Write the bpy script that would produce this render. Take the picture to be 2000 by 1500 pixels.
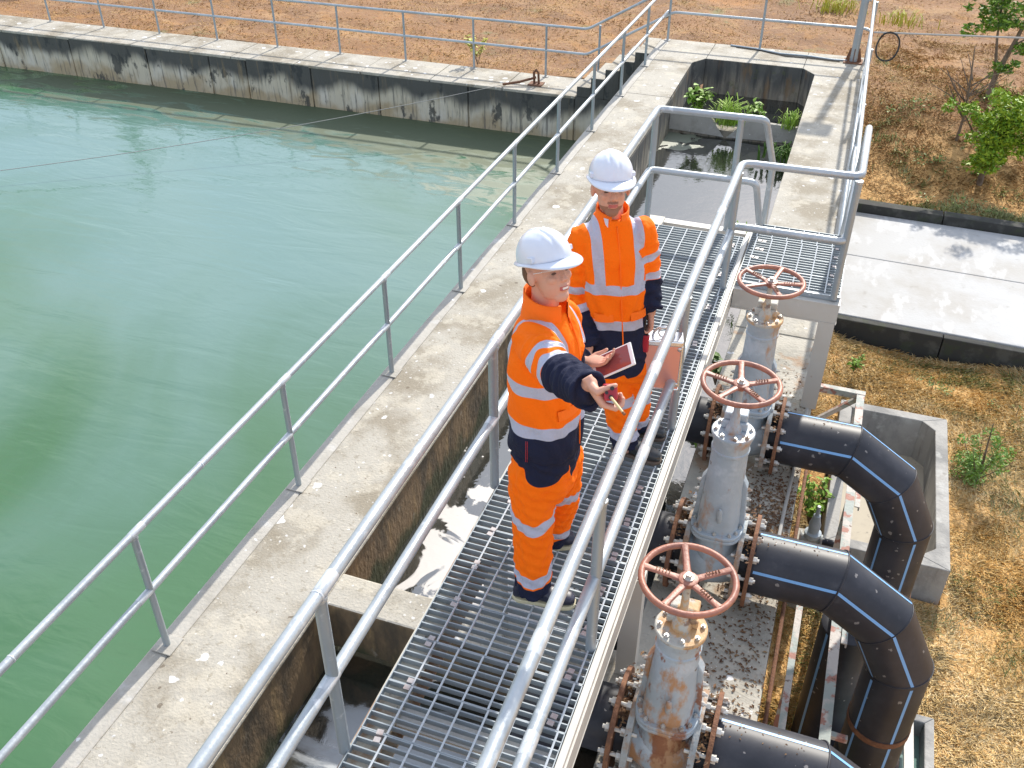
import bpy, bmesh, math, random
import numpy as np
from mathutils import Vector, noise as mnoise
for o in list(bpy.data.objects): bpy.data.objects.remove(o, do_unlink=True)
S = bpy.context.scene
COL = S.collection
random.seed(7); RNG = np.random.default_rng(7)
PI = math.pi
# ------------------------------------------------------------ camera, sky, sun, exposure
CAM_H = 3.36; YAW = -19.88; PITCH = 35.06
cam = bpy.data.cameras.new('camera'); cam.sensor_width = 36; cam.lens = 1858.7/2000*36
cam.clip_start = .05; cam.clip_end = 2000
cam_o = bpy.data.objects.new('camera', cam); COL.objects.link(cam_o); S.camera = cam_o
cam_o.location = (0, 0, CAM_H); cam_o.rotation_euler = (math.radians(90-PITCH), 0, math.radians(-YAW))
SUN_EL = 38; SUN_AZ = 5      # azimuth measured from +Y towards +X
w = bpy.data.worlds.new('World'); S.world = w; w.use_nodes = True
nt = w.node_tree; bg = nt.nodes['Background']
sky = nt.nodes.new('ShaderNodeTexSky'); sky.sky_type = 'NISHITA'; sky.sun_disc = False
sky.sun_elevation = math.radians(SUN_EL); sky.sun_rotation = math.radians(SUN_AZ)
sky.air_density = 1.0; sky.dust_density = 1.6; sky.ozone_density = 1.0
tc = nt.nodes.new('ShaderNodeTexCoord'); cn = nt.nodes.new('ShaderNodeTexNoise'); cn.inputs['Scale'].default_value = 2.2; cn.inputs['Detail'].default_value = 7; cn.inputs['Distortion'].default_value = .4
cr = nt.nodes.new('ShaderNodeMapRange'); cr.inputs[1].default_value = .40; cr.inputs[2].default_value = .64; cr.inputs[3].default_value = .25; cr.inputs[4].default_value = .9
cm = nt.nodes.new('ShaderNodeMix'); cm.data_type = 'RGBA'; cm.inputs[7].default_value = (5.4, 5.8, 6.5, 1)      # bright broken cloud
nt.links.new(tc.outputs['Generated'], cn.inputs[0]); nt.links.new(cn.outputs['Fac'], cr.inputs[0]); nt.links.new(cr.outputs[0], cm.inputs[0]); nt.links.new(sky.outputs[0], cm.inputs[6])
nt.links.new(cm.outputs[2], bg.inputs[0]); bg.inputs[1].default_value = .15
sl = bpy.data.lights.new('sun', 'SUN'); sl.energy = 3.8; sl.angle = math.radians(1.2); sl.color = (1, .94, .84)
so = bpy.data.objects.new('sun', sl); COL.objects.link(so)
d_ = Vector((math.sin(math.radians(SUN_AZ))*math.cos(math.radians(SUN_EL)), math.cos(math.radians(SUN_AZ))*math.cos(math.radians(SUN_EL)), math.sin(math.radians(SUN_EL))))
so.rotation_euler = d_.to_track_quat('Z', 'Y').to_euler(); so.location = (0, 0, 20)
S.view_settings.view_transform = 'Standard'; S.view_settings.look = 'None'; S.view_settings.gamma = 1
S.view_settings.use_curve_mapping = False; S.view_settings.exposure = .56
S.render.engine = 'CYCLES'
# ------------------------------------------------------------ helpers
def V(*a): return np.array(a, float)
def unit(v): v = np.array(v, float); return v/max(np.linalg.norm(v), 1e-9)
class MB:
    def __init__(s): s.v = []; s.f = []; s.m = []
    def add(s, vs, fs, m=0):
        b = len(s.v); s.v += [tuple(map(float, p)) for p in vs]; s.f += [tuple(i+b for i in f) for f in fs]; s.m += [m]*len(fs); return s
    def box(s, a, b, m=0, faces=None):
        x0, y0, z0 = a; x1, y1, z1 = b
        vs = [(x0,y0,z0),(x1,y0,z0),(x1,y1,z0),(x0,y1,z0),(x0,y0,z1),(x1,y0,z1),(x1,y1,z1),(x0,y1,z1)]
        fs = [(0,3,2,1),(4,5,6,7),(0,1,5,4),(1,2,6,5),(2,3,7,6),(3,0,4,7)]
        return s.add(vs, fs, m)
    def obox(s, c, ax, ay, az, m=0):   # centre and three half vectors
        c = V(*c); ax, ay, az = V(*ax), V(*ay), V(*az); vs = []
        for k in (-1, 1):
            for (i, j) in ((-1,-1),(1,-1),(1,1),(-1,1)): vs.append(c+i*ax+j*ay+k*az)
        return s.add(vs, [(0,3,2,1),(4,5,6,7),(0,1,5,4),(1,2,6,5),(2,3,7,6),(3,0,4,7)], m)
    def tube(s, path, r, n=10, caps=True, m=0, up=None):
        P = [V(*p) for p in path]; N = len(P)
        R = r if hasattr(r, '__len__') else [r]*N
        T = [unit(P[min(i+1, N-1)]-P[max(i-1, 0)]) for i in range(N)]
        u = V(0,0,1) if abs(T[0][2]) < .9 else V(1,0,0)
        u = unit(u-T[0]*(u@T[0])); rings = []
        for i in range(N):
            u = unit(u-T[i]*(u@T[i])); w_ = np.cross(T[i], u)
            k = 1.0
            if 0 < i < N-1:
                a = unit(P[i]-P[i-1]); b = unit(P[i+1]-P[i]); cs = max(-1, min(1, a@b)); k = 1/max(.5, math.cos(math.acos(cs)/2))
            bis = None
            if k > 1.0005:
                bis = unit(unit(P[i+1]-P[i])-unit(P[i]-P[i-1]))
            for j in range(n):
                an = 2*PI*j/n; o = (u*math.cos(an)+w_*math.sin(an))*R[i]
                if bis is not None: o = o+bis*(o@bis)*(k-1)
                rings.append(P[i]+o)
        fs = []
        for i in range(N-1):
            for j in range(n): fs.append((i*n+j, i*n+(j+1) % n, (i+1)*n+(j+1) % n, (i+1)*n+j))
        if caps: fs.append(tuple(range(n-1, -1, -1))); fs.append(tuple((N-1)*n+j for j in range(n)))
        return s.add(rings, fs, m)
    def cyl(s, a, b, r, n=12, m=0): return s.tube([a, b], r, n, True, m)
    def lathe(s, c, axis, prof, n=20, m=0, side=None, sx=1, sy=1):   # prof: (distance along axis, radius)
        c = V(*c); t = unit(axis); u = V(*side) if side is not None else (V(1,0,0) if abs(t[0]) < .9 else V(0,1,0))
        u = unit(u-t*(u@t)); w_ = np.cross(t, u); vs = []
        for (h, r) in prof:
            for j in range(n):
                a = 2*PI*j/n; vs.append(c+t*h+u*math.cos(a)*r*sx+w_*math.sin(a)*r*sy)
        fs = []
        for i in range(len(prof)-1):
            for j in range(n): fs.append((i*n+j, i*n+(j+1) % n, (i+1)*n+(j+1) % n, (i+1)*n+j))
        fs.append(tuple(range(n-1, -1, -1))); fs.append(tuple((len(prof)-1)*n+j for j in range(n)))
        return s.add(vs, fs, m)
    def prism(s, poly, z0, z1, m=0, ms=None):   # poly counter-clockwise in XY
        n = len(poly); vs = [(x, y, z0) for x, y in poly]+[(x, y, z1) for x, y in poly]
        s.add(vs, [tuple(range(n-1, -1, -1)), tuple(range(n, 2*n))], m)
        b = len(s.v)-2*n
        for i in range(n):
            s.f.append((b+i, b+(i+1) % n, b+n+(i+1) % n, b+n+i)); s.m.append(m if ms is None else ms)
        return s
    def mesh(s, name, mats, off=(0,0,0), smooth=False):
        me = bpy.data.meshes.new(name); ox, oy, oz = off
        me.from_pydata([(x-ox, y-oy, z-oz) for x, y, z in s.v], [], s.f)
        for m in (mats if isinstance(mats, (list, tuple)) else [mats]): me.materials.append(m)
        me.polygons.foreach_set('material_index', s.m)
        if smooth is True: me.polygons.foreach_set('use_smooth', [True]*len(s.f))
        me.update()
        if smooth == 'auto':
            me.polygons.foreach_set('use_smooth', [True]*len(s.f)); me.set_sharp_from_angle(angle=math.radians(38))
        return me
    def build(s, name, mats, parent=None, smooth=False, bevel=0, off=None):
        if off is None: off = tuple(wloc(parent)) if parent is not None else (0,0,0)
        o = bpy.data.objects.new(name, s.mesh(name, mats, off, smooth)); COL.objects.link(o)
        if parent is not None: o.parent = parent
        if bevel:
            b = o.modifiers.new('bevel', 'BEVEL'); b.width = bevel; b.segments = 2; b.limit_method = 'ANGLE'
        return o
def wloc(o):
    v = Vector((0,0,0))
    while o is not None: v += o.location; o = o.parent
    return v
def tag(o, label=None, cat=None, group=None, kind=None):
    if label: o['label'] = label
    if cat: o['category'] = cat
    if group: o['group'] = group
    if kind: o['kind'] = kind
    return o
def thing(name, label, cat, loc=(0,0,0), group=None):
    o = bpy.data.objects.new(name, None); COL.objects.link(o); o.location = loc; o.empty_display_size = .1
    return tag(o, label, cat, group)
def kids(o): return [c for c in bpy.data.objects if c.parent == o]
def inst(name, me, parent, loc=(0,0,0), rot=(0,0,0)):
    o = bpy.data.objects.new(name, me); COL.objects.link(o); o.parent = parent
    o.location = loc; o.rotation_euler = rot; return o
def fillet(path, r, n=5):
    P = [V(*p) for p in path]; out = [P[0]]
    for i in range(1, len(P)-1):
        a = unit(P[i-1]-P[i]); b = unit(P[i+1]-P[i]); rr = min(r, .45*np.linalg.norm(P[i-1]-P[i]), .45*np.linalg.norm(P[i+1]-P[i]))
        p0 = P[i]+a*rr; p1 = P[i]+b*rr
        for k in range(n+1):
            t = k/n; out.append((1-t)**2*p0+2*t*(1-t)*P[i]+t*t*p1)
    out.append(P[-1]); return out
# ------------------------------------------------------------ materials
def mat(name, base, rough=.6, metal=0, layers=(), bump=(), coord='world', spec=.5, coat=0, streak=None, ridge=None):
    """layers: (colour, scale, lo, hi, stretch(xyz), amount[, kind]); bump: (scale, strength, stretch)"""
    m = bpy.data.materials.new(name); m.use_nodes = True; nt = m.node_tree; N = nt.nodes; L = nt.links
    p = N['Principled BSDF']; p.inputs['Roughness'].default_value = rough; p.inputs['Metallic'].default_value = metal
    p.inputs['Specular IOR Level'].default_value = spec; p.inputs['Coat Weight'].default_value = coat
    if coord == 'world': src = N.new('ShaderNodeNewGeometry').outputs['Position']
    else: src = N.new('ShaderNodeTexCoord').outputs['Object']
    def mapped(st, off=0):
        mp = N.new('ShaderNodeMapping'); mp.inputs['Scale'].default_value = st; mp.inputs['Location'].default_value = (off*1.7, off*.9, off*2.3)
        L.new(src, mp.inputs['Vector']); return mp.outputs[0]
    rgb = N.new('ShaderNodeRGB'); rgb.outputs[0].default_value = (*base, 1); cur = rgb.outputs[0]
    for i, ly in enumerate(layers):
        c2, sc, lo, hi, st, amt = ly[:6]; kind = ly[6] if len(ly) > 6 else 'noise'
        if kind == 'noise':
            t = N.new('ShaderNodeTexNoise'); t.inputs['Scale'].default_value = sc; t.inputs['Detail'].default_value = 6; t.inputs['Roughness'].default_value = .62
            L.new(mapped(st, i+1), t.inputs['Vector']); out = t.outputs['Fac']
        elif kind == 'spots':    # irregular small spots, sparse
            t = N.new('ShaderNodeTexVoronoi'); t.inputs['Scale'].default_value = sc; t.inputs['Randomness'].default_value = 1
            nz = N.new('ShaderNodeTexNoise'); nz.inputs['Scale'].default_value = sc*2.5; nz.inputs['Detail'].default_value = 3
            vm = N.new('ShaderNodeVectorMath'); vm.operation = 'MULTIPLY_ADD'; vv = mapped(st, i+1)
            L.new(vv, nz.inputs['Vector']); L.new(nz.outputs['Color'], vm.inputs[0]); vm.inputs[1].default_value = (.5/sc,)*3; L.new(vv, vm.inputs[2])
            L.new(vm.outputs[0], t.inputs['Vector'])
            n2 = N.new('ShaderNodeMath'); n2.operation = 'MULTIPLY'; L.new(t.outputs['Color'], n2.inputs[0]); n2.inputs[1].default_value = .42
            sb = N.new('ShaderNodeMath'); sb.operation = 'SUBTRACT'; L.new(n2.outputs[0], sb.inputs[0]); L.new(t.outputs['Distance'], sb.inputs[1]); out = sb.outputs[0]
        elif kind == 'z':        # by height, with noise
            sx = N.new('ShaderNodeSeparateXYZ'); L.new(src, sx.inputs[0]); nz = N.new('ShaderNodeTexNoise'); nz.inputs['Scale'].default_value = sc; nz.inputs['Detail'].default_value = 5
            L.new(mapped(st, i+1), nz.inputs['Vector']); a = N.new('ShaderNodeMath'); a.operation = 'MULTIPLY_ADD'; L.new(nz.outputs['Fac'], a.inputs[0]); a.inputs[1].default_value = .9; L.new(sx.outputs['Z'], a.inputs[2]); out = a.outputs[0]
        r = N.new('ShaderNodeMapRange'); r.interpolation_type = 'SMOOTHSTEP'
        r.inputs['From Min'].default_value = lo; r.inputs['From Max'].default_value = hi; r.inputs['To Max'].default_value = amt; L.new(out, r.inputs['Value'])
        mx = N.new('ShaderNodeMix'); mx.data_type = 'RGBA'; L.new(r.outputs[0], mx.inputs['Factor']); L.new(cur, mx.inputs[6]); mx.inputs[7].default_value = (*c2, 1); cur = mx.outputs[2]
    L.new(cur, p.inputs['Base Color'])
    prev = None
    for (sc, stg, st) in bump:
        t = N.new('ShaderNodeTexNoise'); t.inputs['Scale'].default_value = sc; t.inputs['Detail'].default_value = 5; L.new(mapped(st, 9), t.inputs['Vector'])
        b = N.new('ShaderNodeBump'); b.inputs['Strength'].default_value = stg; b.inputs['Distance'].default_value = .02; L.new(t.outputs['Fac'], b.inputs['Height'])
        if prev: L.new(prev, b.inputs['Normal'])
        prev = b.outputs[0]
    if prev: L.new(prev, p.inputs['Normal'])
    m['p'] = 1
    return m
O = (1,1,1)
M = {}
M['conc'] = mat('concrete_top', (.41,.385,.335), .85, layers=[((.24,.205,.15), 1.6, .42, .64, O, .85), ((.50,.46,.38), 3.5, .52, .62, O, .6), ((.24,.21,.16), 26, .56, .66, O, .55), ((.54,.50,.42), 34, .60, .66, O, .6), ((.74,.74,.74), 5.5, .125, .15, O, .8, 'spots'), ((.7,.7,.7), 17, .16, .175, O, .6, 'spots'), ((.12,.09,.06), 9, .21, .225, O, .7, 'spots')],
    bump=[(60, .35, O), (8, .15, O)])
M['concedge'] = mat('concrete_edge_strip', (.42,.40,.36), .8, layers=[((.30,.28,.24), 5, .45, .7, O, .6), ((.60,.60,.60), 3, .55, .7, O, .6), ((.8,.8,.8), 12, .18, .2, O, .8, 'spots')], bump=[(50, .3, O)])
M['concslab'] = mat('concrete_valve_slab', (.46,.43,.37), .85, layers=[((.22,.21,.18), 2.5, .42, .7, O, .7), ((.48,.44,.36), 5, .52, .66, O, .6), ((.34,.18,.08), 4, .54, .68, O, .6), ((.75,.75,.76), 11, .15, .17, O, .9, 'spots'), ((.10,.07,.05), 16, .17, .19, O, .8, 'spots')], bump=[(50, .4, O), (7, .2, O)])
M['wallface'] = mat('stained_wall_face', (.60,.54,.42), .85, layers=[((.66,.62,.54), 2.2, .45, .65, (1.5,1.5,.35), .8), ((.36,.24,.10), 2, -1.78, -2.02, (1,1,1), .6, 'z'), ((.05,.055,.055), 1.3, -1.74, -1.50, (1.0,1.0,.3), .93, 'z'), ((.10,.10,.095), 7, .50, .66, (2.4,2.4,.22), .7), ((.045,.05,.05), 2.2, .56, .62, (1.5,1.5,.8), .85), ((.30,.22,.12), 3, .56, .72, (2,2,.3), .5)], bump=[(30, .4, (1,1,.5))])
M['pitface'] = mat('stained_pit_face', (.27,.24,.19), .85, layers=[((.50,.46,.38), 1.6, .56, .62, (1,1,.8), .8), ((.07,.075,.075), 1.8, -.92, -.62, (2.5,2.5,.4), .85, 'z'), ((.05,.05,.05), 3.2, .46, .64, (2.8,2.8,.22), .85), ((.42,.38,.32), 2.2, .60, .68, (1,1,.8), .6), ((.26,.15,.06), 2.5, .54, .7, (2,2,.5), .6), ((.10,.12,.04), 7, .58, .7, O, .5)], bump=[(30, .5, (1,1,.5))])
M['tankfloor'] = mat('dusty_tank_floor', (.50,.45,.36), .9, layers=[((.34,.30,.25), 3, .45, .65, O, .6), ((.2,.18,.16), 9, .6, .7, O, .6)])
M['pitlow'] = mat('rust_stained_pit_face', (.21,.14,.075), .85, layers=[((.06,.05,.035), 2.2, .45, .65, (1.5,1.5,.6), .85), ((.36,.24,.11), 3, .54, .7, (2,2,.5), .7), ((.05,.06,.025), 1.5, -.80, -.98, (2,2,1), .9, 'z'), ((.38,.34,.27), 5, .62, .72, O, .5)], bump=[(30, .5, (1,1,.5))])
M['scuff'] = mat('scuffed_bright_paint', (.62,.65,.68), .35, .3, layers=[((.44,.48,.52), 30, .45, .6, (1,.3,1), .8), ((.8,.8,.82), 50, .58, .66, O, .6)])
M['galv'] = mat('galvanised_steel', (.34,.39,.43), .42, .4, layers=[((.30,.35,.38), 4, .45, .65, (1,1,.5), .6), ((.62,.66,.68), 18, .6, .7, O, .5), ((.24,.14,.07), 14, .68, .76, O, .5)], bump=[(40, .08, O)])
M['rail'] = mat('silver_painted_rail', (.46,.50,.53), .40, .45, layers=[((.33,.37,.41), 3, .42, .62, O, .7), ((.66,.69,.72), 11, .58, .68, O, .6), ((.34,.20,.12), 22, .70, .76, O, .7)], bump=[(35, .1, O)])
M['railtan'] = mat('weathered_tan_rail', (.40,.35,.27), .55, .2, layers=[((.50,.52,.52), 5, .48, .6, O, .7), ((.25,.15,.08), 9, .6, .7, O, .6)])
M['cream'] = mat('cream_beam_paint', (.54,.52,.48), .5, layers=[((.50,.46,.40), 3, .45, .7, O, .5), ((.30,.15,.07), 15, .70, .76, O, .7), ((.74,.73,.70), 6, .58, .7, O, .5)], bump=[(20, .06, O)])
M['creamrust'] = mat('rusty_cream_flange', (.50,.47,.40), .6, layers=[((.27,.15,.08), 5, .46, .6, O, .85), ((.08,.06,.05), 18, .62, .7, O, .8)])
M['grate'] = mat('grating_bar', (.30,.34,.37), .5, .3, layers=[((.26,.30,.33), 6, .45, .65, O, .7), ((.24,.18,.12), 12, .66, .74, O, .6)])
M['graterod'] = mat('grating_rod', (.50,.53,.56), .4, .3, layers=[((.44,.47,.5), 6, .45, .65, O, .7)])
M['clip'] = mat('clip_steel', (.42,.39,.39), .4, .4, layers=[((.35,.25,.22), 30, .5, .7, O, .6)])
M['rust'] = mat('rust', (.17,.075,.04), .8, layers=[((.28,.13,.06), 9, .45, .65, O, .7), ((.10,.05,.035), 20, .5, .7, O, .7)], bump=[(60, .4, O)])
M['flange'] = mat('flange_rusted_grey', (.34,.36,.36), .65, layers=[((.30,.17,.09), 6, .44, .58, O, .85), ((.12,.06,.04), 14, .56, .68, O, .7), ((.6,.6,.58), 24, .64, .7, O, .6)], bump=[(50, .3, O)])
M['bolt'] = mat('bolt_zinc', (.58,.57,.54), .4, .5, layers=[((.28,.16,.09), 25, .5, .65, O, .8)])
def valve_mat(name, amt, lo):
    return mat(name, (.38,.44,.49), .42, layers=[((.30,.36,.41), 4, .42, .62, O, .6), ((.52,.57,.62), 7, .52, .66, O, .5), ((.40,.20,.08), 5.5, lo, lo+.10, (1,1,.45), amt), ((.24,.09,.04), 9, lo+.06, lo+.14, (1,1,.5), amt), ((.75,.76,.78), 22, .72, .75, O, .8), ((.06,.04,.04), 16, .215, .23, O, .8, 'spots')], bump=[(40, .2, O), (6, .15, O)])
M['valve'] = valve_mat('valve_paint_light_rust', .75, .555)
M['valver'] = valve_mat('valve_paint_heavy_rust', .92, .475)
M['valvec'] = mat('valve_cover_rust', (.46,.46,.42), .6, layers=[((.55,.32,.13), 5, .47, .54, O, .85), ((.16,.10,.08), 10, .56, .66, O, .85), ((.6,.62,.62), 24, .62, .7, O, .6)], bump=[(40, .3, O)])
M['wheel'] = mat('red_oxide_paint', (.40,.165,.11), .45, layers=[((.24,.10,.075), 6, .42, .60, O, .8), ((.46,.20,.12), 14, .58, .70, O, .6), ((.12,.06,.05), 30, .66, .72, O, .7)], bump=[(50, .15, O)])
M['hdpe'] = mat('black_plastic_pipe', (.022,.024,.033), .46, spec=.4, layers=[((.055,.057,.072), 3, .40, .72, (1,1,1), .7), ((.10,.10,.11), 9, .6, .74, O, .35), ((.35,.33,.32), 15, .18, .19, O, .6, 'spots')], bump=[(7, .03, O)])
M['stripe'] = mat('blue_stripe', (.20,.43,.78), .4, layers=[((.2,.42,.75), 8, .5, .7, O, .5)])
M['litter'] = mat('dead_leaf', (.16,.085,.045), .9, layers=[((.30,.19,.09), 40, .5, .6, O, .8), ((.06,.035,.025), 60, .5, .6, O, .8)])
M['white'] = mat('white_flake', (.75,.75,.76), .7)
M['frame'] = mat('peeling_green_frame_paint', (.34,.38,.36), .7, layers=[((.56,.50,.46), 5, .44, .54, O, .85), ((.36,.13,.09), 8, .53, .60, O, .85), ((.12,.07,.05), 20, .62, .68, O, .8)], bump=[(40, .2, O)])
M['tank'] = mat('tank_concrete', (.38,.37,.35), .85, layers=[((.20,.20,.20), 2.5, .42, .65, (1,1,.5), .8), ((.50,.50,.48), 5, .55, .68, O, .6), ((.14,.12,.10), 4, .58, .72, (2,2,.3), .6)], bump=[(30, .3, O)])
M['road'] = mat('road_concrete', (.47,.475,.48), .85, layers=[((.38,.36,.33), .9, .42, .66, (1,1,1), .7), ((.62,.63,.65), 1.6, .52, .66, (2,.8,1), .7), ((.28,.26,.23), 5, .60, .74, O, .5)], bump=[(30, .15, O)])
M['kerb'] = mat('dark_kerb', (.045,.045,.042), .9, layers=[((.10,.10,.09), 4, .5, .65, O, .7), ((.05,.06,.035), 7, .5, .65, O, .7)])  # near-black tone also paints in the shade of the near road edge
M['black'] = mat('black_rubber', (.02,.02,.02), .5)
M['cable'] = mat('grey_cable', (.35,.34,.32), .6)
def leafmat(name, c, c2): return mat(name, c, .55, layers=[(c2, 9, .4, .6, O, .9)], spec=.3)
M['leaf'] = leafmat('leaf_green', (.13,.26,.022), (.22,.36,.04))
M['leafd'] = leafmat('leaf_dark', (.075,.15,.03), (.12,.22,.04))
M['leafy'] = leafmat('leaf_yellow', (.50,.46,.06), (.36,.40,.06))
M['grassg'] = leafmat('weed_green', (.20,.27,.09), (.30,.33,.14))
M['bark'] = mat('bark', (.20,.15,.11), .9, layers=[((.10,.07,.05), 12, .5, .6, (1,1,.3), .8)])
M['straw'] = mat('straw_grass', (.50,.31,.12), .8, coord='world', layers=[((.36,.19,.075), .9, .42, .62, O, .85), ((.62,.44,.20), 2.6, .5, .66, O, .75), ((.26,.29,.10), .7, .58, .7, O, .6), ((.24,.12,.055), 25, .5, .7, O, .5)])
M['water_foot'] = M['black']

# ------------------------------------------------------------ ground
WT = -.95; PW = -2.5; QW = -1.47; FW = -1.75    # wall top, pool water, pit water, far wall top
def sstep(a, b, x): t = np.clip((x-a)/(b-a), 0, 1); return t*t*(3-2*t)
def ground_z(X, Y):
    X = np.asarray(X, float); Y = np.asarray(Y, float)
    near = -3.15+.20*sstep(5.5, 10.6, Y)
    right = near+.22*sstep(14.0, 14.4, Y)+.83*sstep(14.6, 18.5, Y)
    left = np.full_like(right, -1.80)
    k = sstep(-.9, .5, X-(Y-17)*.0)
    h = left*(1-k)+right*k
    h = np.where((X < .17) & (Y < 15.86), -4.2, h)
    h = np.where((X > .17) & (Y > 10.72) & (Y < 14.2), -3.1, h)
    h = np.where((X > .5) & (X < 1.62) & (Y > 6.76) & (Y < 9.12), -3.5, h); h = np.where((X > .93) & (X < 1.54) & (Y > 3.98) & (Y < 5.37), -3.6, h)
    bump = .05*np.sin(X*1.9+.7*Y)+.04*np.sin(X*3.7-1.3*Y+1)+.03*np.sin(5.1*Y+X)
    far = sstep(26, 60, np.hypot(X, Y)); return h+bump*.6*(1-far)
def axis_pts(lo, hi, f0, f1, st):
    a = list(np.arange(f0, f1+1e-6, st)); x = f0; s = st
    while x > lo: s *= 1.35; x -= s; a.insert(0, x)
    x = a[-1]; s = st
    while x < hi: s *= 1.35; x += s; a.append(x)
    return np.array(a)
xs = axis_pts(-400, 400, -16, 7, .17); ys = axis_pts(-300, 500, 2.5, 26, .17)
xs = np.sort(np.append(xs, [.165,.175,.495,.505,1.615,1.625,.925,.935,1.535,1.545])); ys = np.sort(np.append(ys, [15.855,15.865,10.715,10.725,14.195,14.205,6.755,6.765,9.115,9.125,3.975,3.985,5.365,5.375]))
GX, GY = np.meshgrid(xs, ys); GZ = ground_z(GX, GY)
nx, ny = len(xs), len(ys)
me = bpy.data.meshes.new('ground'); vs = np.stack([GX, GY, GZ], -1).reshape(-1, 3)
ii = (np.arange(ny-1)[:, None]*nx+np.arange(nx-1)[None]).ravel()
me.from_pydata(vs.tolist(), [], np.stack([ii, ii+1, ii+nx+1, ii+nx], 1).tolist()); me.polygons.foreach_set('use_smooth', [True]*len(me.polygons))
M['soil'] = mat('dry_grass_ground', (.28,.145,.065), .95, layers=[((.20,.11,.06), .55, .42, .62, O, .8), ((.40,.24,.115), 1.3, .50, .66, O, .7), ((.44,.20,.055), .5, .56, .70, O, .6), ((.17,.19,.075), .9, .60, .70, O, .75), ((.15,.08,.045), 11, .54, .68, O, .75), ((.42,.31,.20), 18, .56, .68, O, .6), ((.20,.11,.06), 45, .52, .66, O, .6), ((.66,.40,.15), 1.2, -1.5, -2.2, O, .8, 'z'), ((.40,.20,.06), 3, .52, .66, O, .5), ((.30,.16,.07), 22, .54, .68, O, .5)], bump=[(9, .9, O), (40, .9, O)])
me.materials.append(M['soil']); g = bpy.data.objects.new('ground', me); COL.objects.link(g); tag(g, kind='structure')
# ------------------------------------------------------------ water
def water(name, base, base2, rough, box, bumps, spots=None, scum_sheen=(), ior=1.33):
    m = bpy.data.materials.new(name); m.use_nodes = True; nt = m.node_tree; N = nt.nodes; L = nt.links; p = N['Principled BSDF']
    p.inputs['IOR'].default_value = ior; p.inputs['Roughness'].default_value = rough
    pos = N.new('ShaderNodeNewGeometry').outputs['Position']
    def nz(sc, st, rot=0, det=4, dist=0):
        mp = N.new('ShaderNodeMapping'); mp.inputs['Scale'].default_value = st; mp.inputs['Rotation'].default_value = (0,0,rot); L.new(pos, mp.inputs[0])
        t = N.new('ShaderNodeTexNoise'); t.inputs['Scale'].default_value = sc; t.inputs['Detail'].default_value = det; t.inputs['Distortion'].default_value = dist; L.new(mp.outputs[0], t.inputs[0]); return t.outputs['Fac']
    def rng(v, lo, hi, amt=1):
        r = N.new('ShaderNodeMapRange'); r.interpolation_type = 'SMOOTHSTEP'; r.inputs[1].default_value = lo; r.inputs[2].default_value = hi; r.inputs[4].default_value = amt; L.new(v, r.inputs[0]); return r.outputs[0]
    def mix(f, a, c):
        x = N.new('ShaderNodeMix'); x.data_type = 'RGBA'; L.new(f, x.inputs[0]); L.new(a, x.inputs[6]); x.inputs[7].default_value = (*c, 1); return x.outputs[2]
    def mth(op, a, b):
        x = N.new('ShaderNodeMath'); x.operation = op
        for i, q in enumerate((a, b)):
            if hasattr(q, 'links'): L.new(q, x.inputs[i])
            else: x.inputs[i].default_value = q
        return x.outputs[0]
    rgb = N.new('ShaderNodeRGB'); rgb.outputs[0].default_value = (*base, 1); cur = rgb.outputs[0]
    cur = mix(rng(nz(.22, (1,1,1), .4, 3, .6), .35, .65), cur, base2)
    rgh = None; sep = N.new('ShaderNodeSeparateXYZ'); L.new(pos, sep.inputs[0])
    for (col, x0, y0, rx, ry, sc, lo, hi, st, rot, *sky_sheen) in scum_sheen:     # floating scum in a patch, plus painted-in pale sky reflection: ellipse weight + noise
        dx = mth('DIVIDE', mth('SUBTRACT', sep.outputs[0], x0), rx); dy = mth('DIVIDE', mth('SUBTRACT', sep.outputs[1], y0), ry)
        rr = mth('SQRT', mth('ADD', mth('MULTIPLY', dx, dx), mth('MULTIPLY', dy, dy)), 0)
        val = mth('SUBTRACT', mth('MULTIPLY', nz(sc, st, rot, 8, 1.5), 1.6), mth('MULTIPLY', rr, .55)); k = rng(val, lo, hi)
        cur = mix(k, cur, col)
        if sky_sheen: continue
        rgh = k if rgh is None else mth('MAXIMUM', rgh, k)
    L.new(cur, p.inputs['Base Color'])
    if rgh is not None:
        r = N.new('ShaderNodeMapRange'); r.inputs[3].default_value = rough; r.inputs[4].default_value = .75; L.new(rgh, r.inputs[0]); L.new(r.outputs[0], p.inputs['Roughness'])
    prev = None
    for (sc, st, rot, stg) in bumps:
        b = N.new('ShaderNodeBump'); b.inputs['Strength'].default_value = stg; b.inputs['Distance'].default_value = .05; L.new(nz(sc, st, rot, 3, .8), b.inputs['Height'])
        if prev: L.new(prev, b.inputs['Normal'])
        prev = b.outputs[0]
    L.new(prev, p.inputs['Normal'])
    x0, y0, x1, y1, z = box; mb = MB(); mb.add([(x0,y0,z),(x1,y0,z),(x1,y1,z),(x0,y1,z)], [(0,1,2,3)])
    return m, mb
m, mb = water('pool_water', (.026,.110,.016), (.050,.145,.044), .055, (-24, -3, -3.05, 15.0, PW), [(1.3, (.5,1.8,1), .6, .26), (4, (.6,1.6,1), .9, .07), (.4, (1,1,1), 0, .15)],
    ior=1.9, scum_sheen=[((.115,.215,.185), -9, 13.5, 12, 8.0, .13, .16, .78, (1,1,1), .3, 1), ((.060,.085,.026), -5.2, 14.3, 3.4, 1.6, 1.8, .10, .60, (.7,1.6,1), .1), ((.14,.17,.11), -4.0, 12.7, 2.0, .8, 2.4, .20, .62, (.6,1.8,1), .5), ((.04,.065,.020), -9, 14.5, 8, 1.0, 2.0, .10, .5, (.5,1.5,1), 0)])  # first patch paints pale sky reflection into the far water colour
tag(mb.build('pool_water', m), kind='structure')
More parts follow.
